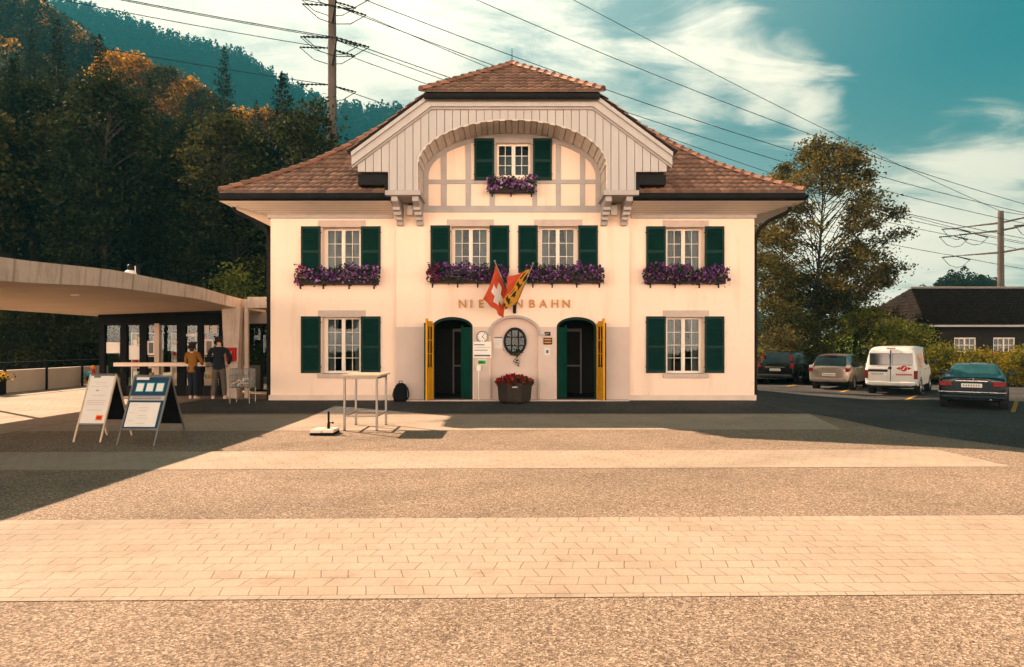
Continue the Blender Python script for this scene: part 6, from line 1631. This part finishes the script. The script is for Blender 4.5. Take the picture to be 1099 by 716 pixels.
# white van with red signs
def van_fn(t, y0):
    W_ = .86
    for s, nm in ((-1, 'window'), (1, 'window')):
        a, b = sorted((s * .045, s * .76)); m = MB(); m.prismx([(y0 + .012, 1.2), (y0 + .06, 1.2), (y0 + .12, 1.68), (y0 + .058, 1.68)], a, b); m.build('rear_window', M['car_glass'], t, bevel=.02)
    m = MB(); m.box(-.012, .012, y0 - .012, y0 + .1, .55, 1.80); m.build('door_seam', M['trim'], t)
    m = MB(); m.box(-.80, -.1, y0 - .02, y0 + .03, .93, 1.03); m.build('plate_recess', M['trim'], t)
    m = MB(); m.box(-.08, .04, y0 - .04, y0 + .02, 1.04, 1.14); m.build('door_handle', M['trim'], t, bevel=.01)
    m = MB(); m.box(-.16, .16, y0 + .1, y0 + .16, 1.86, 1.9); m.build('brake_light', M['tail_red'], t)
    # red sign: disc with a white slanting stroke and an arrow to either side
    m = MB(); cz, cx_ = 1.08, .47; y = y0 - .024; 
    m.quad(*[(cx_ + .115 * math.cos(k * PI / 10), y, cz + .115 * math.sin(k * PI / 10)) for k in range(20)])
    for s in (-1, 1): m.quad((cx_ + s * .13, y, cz - .07), (cx_ + s * .27, y, cz), (cx_ + s * .27, y, cz + .005), (cx_ + s * .13, y, cz + .07)); m.quad((cx_ + s * .12, y, cz - .02), (cx_ + s * .16, y, cz - .02), (cx_ + s * .16, y, cz + .02), (cx_ + s * .12, y, cz + .02))
    m.build('red_emblem', M['red'], t)
    m = MB(); m.quad((cx_ - .06, y - .004, cz - .05), (cx_ - .02, y - .004, cz - .06), (cx_ + .06, y - .004, cz + .05), (cx_ + .02, y - .004, cz + .06)); m.build('emblem_stroke', M['white'], t)
    m = MB()
    for k in range(8): m.box(.2 + k * .07, .2 + k * .07 + .045, y0 - .028, y0 - .022, .80, .87)
    m.build('lettering', M['red'], t)
    m = MB()      # side lettering: red and dark slanted bars on the white flank
    for k, (yy, zz_, hh) in enumerate(((.55, 1.45, .22), (.75, 1.28, .26), (.95, 1.42, .25), (1.15, 1.25, .25), (.65, 1.12, .12), (1.0, 1.08, .12))):
        m.quad((.955, yy, zz_), (.955, yy + .16, zz_), (.955, yy + .26, zz_ + hh), (.955, yy + .10, zz_ + hh))
    m.build('side_emblem', M['orange'], t)
loc, rz = spot(928, 27.5, A(38), .95)
car('white_van', 'white van with twin rear windows and a red emblem on the door', loc, rz,
    [(0, .38, 1.02, 1.06, .90, .80), (.05, .32, 1.12, 1.3, .935, .83), (.10, .30, 1.15, 1.80, .94, .80), (.22, .28, 1.15, 1.93, .945, .79), (1.2, .27, 1.15, 1.97, .945, .80), (2.4, .27, 1.15, 1.97, .945, .80), (3.4, .27, 1.14, 1.95, .945, .79), (3.75, .27, 1.13, 1.80, .94, .77), (4.35, .27, 1.08, 1.20, .93, .74), (4.75, .3, .92, .96, .88, .7), (4.9, .36, .8, .82, .78, .6)],
    .93, M['p_white'], {'side': (5, 6, 7), 'screen': (7,)}, (1.0, 3.95), .34,
    [(.80, .93, .66, 1.0, .02, 'tail_red')], (-.72, -.2, .80, .92, -.012), cat='van', extra={'mirror': (4.0, 1.2), 'handles': (2.3, 3.2), 'hz': 1.0, 'mt': 1, 'fn': van_fn, 'bp': 1})
# dark saloon
def mb_fn(t, y0):
    m = MB(); m.box(-.42, .42, y0 - .028, y0 + .02, .885, .91); m.build('trunk_handle', M['chrome'], t)
    m = MB(); m.lathe([(.035, 0), (.045, .006), (.035, .012)], (0, y0 - .03, .955), 16, 'y'); m.build('emblem', M['chrome'], t)
    m = MB(); m.box(-.88, .88, y0 - .055, y0 + .0, .545, .565); m.build('bumper_trim', M['chrome'], t)
loc, rz = spot(1007, 21.4, A(37), .89)
car('dark_saloon', 'dark blue black saloon at the right frame edge', loc, rz,
    [(0, .32, .92, .97, .83, .72), (.10, .26, .99, 1.03, .89, .74), (.55, .24, 1.0, 1.05, .90, .72), (.9, .23, 1.0, 1.10, .90, .66), (1.45, .22, 1.0, 1.38, .90, .58), (2.2, .22, .98, 1.44, .90, .58), (2.7, .22, .97, 1.40, .90, .58), (3.45, .22, .95, 1.02, .90, .64), (4.3, .24, .84, .88, .88, .64), (4.8, .3, .70, .72, .76, .5)],
    .885, M['p_navy'], {'side': (3, 4, 5, 6), 'screen': (3, 6)}, (1.0, 3.85), .33,
    [(.52, .86, .73, .88, .0, 'tail_red')], (-.27, .27, .70, .82, -.005), glassm='car_glass_teal', extra={'mirror': (3.05, .98), 'handles': (1.7, 2.6), 'hz': .86, 'fn': mb_fn, 'bp': 1})
# parking bay lines
for i, (px, d, lab) in enumerate(((848, 33, 'yellow bay line right of the black estate'), (905, 29, 'yellow bay line right of the silver car'), (975, 25, 'yellow bay line right of the white van'), (1088, 20.5, 'yellow bay line right of the dark saloon'))):
    x, y = (px - 550) * d / FPX, d - CAMD; a = A(38); dv = Vector((math.sin(a), math.cos(a))); nv = Vector((math.cos(a), -math.sin(a)))
    m = MB(); rows = []
    for k in range(8):
        c = Vector((x, y)) + dv * (k * .7 - .5); rows.append([(*(c + nv * w_), gz(*(c + nv * w_)) + .009) for w_ in (-.06, .06)])
    m.grid(rows); o = struct(m.build('bay_line', M['yellow_paint'])); o['label'] = lab; o['category'] = 'road marking'
# ------------------------------------------------------------------ two people at the counter, seen from behind
def skin_mesh(name, verts, edges, mat, parent=None, sub=2):
    """verts: {key: (x, y, z, rx, ry)}; grows one continuous surface along edges"""
    keys = list(verts); me = bpy.data.meshes.new('sk'); me.from_pydata([verts[k][:3] for k in keys], [(keys.index(a), keys.index(b)) for a, b in edges], [])
    o = bpy.data.objects.new('sk', me); col.objects.link(o); md = o.modifiers.new('s', 'SKIN'); md.use_smooth_shade = True
    o.modifiers.new('u', 'SUBSURF').levels = sub
    for i, k in enumerate(keys):
        sv = me.skin_vertices[0].data[i]; sv.radius = (verts[k][3], verts[k][4] if len(verts[k]) > 4 else verts[k][3]); sv.use_root = (i == 0)
    dg = bpy.context.evaluated_depsgraph_get(); dg.update(); ev = bpy.data.meshes.new_from_object(o.evaluated_get(dg)); bpy.data.objects.remove(o)
    ev.name = name; ev.materials.clear(); ev.materials.append(mat); ob = bpy.data.objects.new(name, ev); col.objects.link(ob)
    if parent is not None: ob.parent = parent
    return ob
def hand(s, wrist, fwd, down, mat):
    """palm with five separate curled digits; returns list of (verts, edges)"""
    out = []; side = fwd.cross(down).normalized()
    for k, (off, L) in enumerate(((.033, .066), (.011, .075), (-.011, .07), (-.032, .055))):
        b = wrist + down * .085 + side * off; v = {0: (*(wrist + down * .03 + side * off * .6), .013), 1: (*b, .0105), 2: (*(b + down * L * .5 + fwd * .012), .009), 3: (*(b + down * L * .85 + fwd * .036), .008), 4: (*(b + down * L + fwd * .05), .006)}
        out.append((v, [(0, 1), (1, 2), (2, 3), (3, 4)]))
    b = wrist + down * .03 + side * .03; out.append(({0: (*(wrist + down * .015 + side * .01), .013), 1: (*(b + side * .02 + fwd * .015), .012), 2: (*(b + side * .03 + fwd * .03 + down * .035), .010), 3: (*(b + side * .028 + fwd * .04 + down * .06), .007)}, [(0, 1), (1, 2), (2, 3)]))
    return out
def person(label, loc, rz, sc, stance, top, bottom, shoe, hair, arms, wide=1.0, longhair=False, cap=None):
    """standing figure facing +y; arms: 'folded forward' elbow/wrist offsets per side"""
    hx = .09; st = stance
    J = {'pelvis': (0, 0, .96, .135 * wide, .10), 'waist': (0, .0, 1.10, .125 * wide, .095), 'chest': (0, .0, 1.30, .155 * wide, .105), 'shl': (0, -.01, 1.44, .12 * wide, .085), 'neck': (0, .005, 1.53, .055, .055), 'head0': (0, .02, 1.60, .07, .08), 'head1': (0, .02, 1.68, .082, .098), 'head2': (0, .01, 1.755, .062, .075)}
    E = [('pelvis', 'waist'), ('waist', 'chest'), ('chest', 'shl'), ('shl', 'neck'), ('neck', 'head0'), ('head0', 'head1'), ('head1', 'head2')]
    for s, n in ((-1, 'l'), (1, 'r')):
        fx = s * (hx + st)
        J.update({n + 'hip': (s * hx, 0, .90, .088 * wide, .09), n + 'knee': (s * (hx + st * .55), .02, .50, .058, .06), n + 'ank': (fx, -.02, .09, .04, .043), n + 'ball': (fx + s * .03, .13, .035, .038, .028)})
        E += [('pelvis', n + 'hip'), (n + 'hip', n + 'knee'), (n + 'knee', n + 'ank'), (n + 'ank', n + 'ball')]
        el, wr = arms[n]; sx = s * .19 * wide
        J.update({n + 'sh': (sx, -.01, 1.43, .058, .058), n + 'el': (el[0], el[1], el[2], .043, .043), n + 'wr': (wr[0], wr[1], wr[2], .029, .026)})
        E += [('shl', n + 'sh'), (n + 'sh', n + 'el'), (n + 'el', n + 'wr')]
    body = skin_mesh('person', J, E, M['skin']); tag(body, label, 'person', 'people at the kiosk counter')
    # nose, ears and hands grow out of the same body mesh
    extra = []
    for s, n in ((-1, 'l'), (1, 'r')):
        w_ = Vector(J[n + 'wr'][:3]); e = Vector(J[n + 'el'][:3]); dn = (w_ - e).normalized(); fw = Vector((-s * .5, 1, 0)); fw = (fw - dn * fw.dot(dn)).normalized()
        P_ = {0: (*w_, .028, .024), 1: (*(w_ + dn * .05), .040, .018), 2: (*(w_ + dn * .09), .040, .016)}
        extra.append(skin_mesh('h', P_, [(0, 1), (1, 2)], M['skin'], None, 1))
        for v, ed in hand(s, w_, fw, dn, None): extra.append(skin_mesh('h', v, ed, M['skin'], None, 1))
        extra.append(skin_mesh('e', {0: (s * .085, .015, 1.69, .012, .02), 1: (s * .10, .0, 1.665, .009, .018)}, [(0, 1)], M['skin'], None, 1))
    extra.append(skin_mesh('n', {0: (0, .11, 1.70, .012), 1: (0, .135, 1.665, .016), 2: (0, .11, 1.655, .014)}, [(0, 1), (1, 2)], M['skin'], None, 1))
    bmj = bmesh.new()
    for o in [body] + extra: bmj.from_mesh(o.data)
    bmj.to_mesh(body.data); bmj.free(); body.data.polygons.foreach_set('use_smooth', [True] * len(body.data.polygons))
    for o in extra: bpy.data.objects.remove(o)
    g = .022
    T = {'hem': (0, 0, .83, .20 * wide, .16), 'pelvis': (0, 0, .92, .165 * wide, .13)}; T.update({k: (*J[k][:3], J[k][3] + g, J[k][4] + g) for k in ('waist', 'chest', 'shl')}); T['neck'] = (0, .0, 1.50, .075, .07)
    ed = [('hem', 'pelvis'), ('pelvis', 'waist'), ('waist', 'chest'), ('chest', 'shl'), ('shl', 'neck')]
    for n in 'lr':
        T[n + 'sh'] = (*J[n + 'sh'][:3], .078, .078); T[n + 'el'] = (*J[n + 'el'][:3], .062, .062); w_ = Vector(J[n + 'wr'][:3]); e = Vector(J[n + 'el'][:3]); c = e.lerp(w_, .92); T[n + 'wr'] = (*c, .045, .045); ed += [('shl', n + 'sh'), (n + 'sh', n + 'el'), (n + 'el', n + 'wr')]
    skin_mesh('jacket', T, ed, M[top], body)
    Q = {'waist': (0, 0, 1.12, .145 * wide, .115), 'pelvis': (0, 0, .94, .152 * wide, .12)}; ed = [('waist', 'pelvis')]
    for n in 'lr':
        Q[n + 'hip'] = (*J[n + 'hip'][:3], .107 * wide, .107); Q[n + 'knee'] = (*J[n + 'knee'][:3], .08, .08); a = J[n + 'ank']; Q[n + 'ank'] = (a[0], a[1], .10, .068, .07); ed += [('pelvis', n + 'hip'), (n + 'hip', n + 'knee'), (n + 'knee', n + 'ank')]
    skin_mesh('trousers', Q, ed, M[bottom], body)
    for n in 'lr':
        a = J[n + 'ank']; b = J[n + 'ball']; skin_mesh('shoe', {0: (a[0], a[1] - .045, .055, .05, .05), 1: (a[0], a[1] + .04, .06, .052, .05), 2: (b[0], b[1], .042, .05, .036), 3: (b[0], b[1] + .07, .035, .035, .026)}, [(0, 1), (1, 2), (2, 3)], M[shoe], body)
    Hh = {0: (0, -.012, 1.70, .104, .112), 1: (0, -.01, 1.77, .088, .095), 4: (0, -.04, 1.64, .086, .085)}; e_ = [(0, 1), (0, 4)]
    if longhair: Hh[2] = (0, -.055, 1.62, .078, .05); Hh[3] = (0, -.075, 1.50, .07, .04); e_ += [(4, 2), (2, 3)]
    skin_mesh('hair', Hh, e_, M[hair], body)
    if cap: skin_mesh('cap', {0: (0, .01, 1.745, .116, .126), 1: (0, .0, 1.81, .09, .10)}, [(0, 1)], M[cap], body)
    body.location = loc; body.rotation_euler = (0, 0, rz); body.scale = (sc,) * 3; return body
M['jean'] = pm('jean', (.012, .015, .024), .85, .2, 6, .1); M['mustard'] = pm('mustard', (.20, .085, .012), .85, .2, 5, .1); M['dark_cloth'] = pm('dark_cloth', (.010, .011, .015), .9, .25, 6, .1); M['khaki'] = pm('khaki', (.09, .075, .055), .9, .2, 6, .1); M['hair_dark'] = pm('hair_dark', (.015, .010, .008), .6, .3, 12, .1); M['shoe_pale'] = pm('shoe_pale', (.5, .4, .32), .7, .1, 8, .05)
person('person in mustard jacket and dark trousers standing at the kiosk counter', ((207.5 - 550) * 20.55 / FPX, .55, 0), -.1, .97, -.01, 'mustard', 'jean', 'shoe_pale', 'hair_dark', {'l': ((-.27, .05, 1.17), (-.15, .26, 1.12)), 'r': ((.27, .05, 1.17), (.16, .25, 1.10))}, .92, True)
person('person in dark jacket and cap with legs apart facing the kiosk', ((235.5 - 550) * 20.4 / FPX, .4, 0), .15, 1.06, .07, 'dark_cloth', 'khaki', 'shoe_pale', 'hair_dark', {'l': ((-.30, .03, 1.18), (-.20, .24, 1.05)), 'r': ((.31, .03, 1.18), (.2, .2, 1.0))}, 1.12, False, 'dark_cloth')

# ------------------------------------------------------------------ the air between here and the mountain
mh = bpy.data.materials.new('haze_air'); mh.use_nodes = True; nth_ = mh.node_tree; nth_.nodes.remove(nth_.nodes['Principled BSDF'])
pv = N(nth_, 'ShaderNodeVolumePrincipled'); pv.inputs['Color'].default_value = (.022, .155, .205, 1); pv.inputs['Density'].default_value = .0008; pv.inputs['Anisotropy'].default_value = 0.0
nth_.links.new(pv.outputs[0], nth_.nodes['Material Output'].inputs['Volume'])
m = MB(); m.box(-1640, 1180, -170, 1520, -2.5, 540); o = m.build('haze', mh); o['kind'] = 'stuff'; o['label'] = 'thin blue haze over the whole valley'; o['category'] = 'haze'
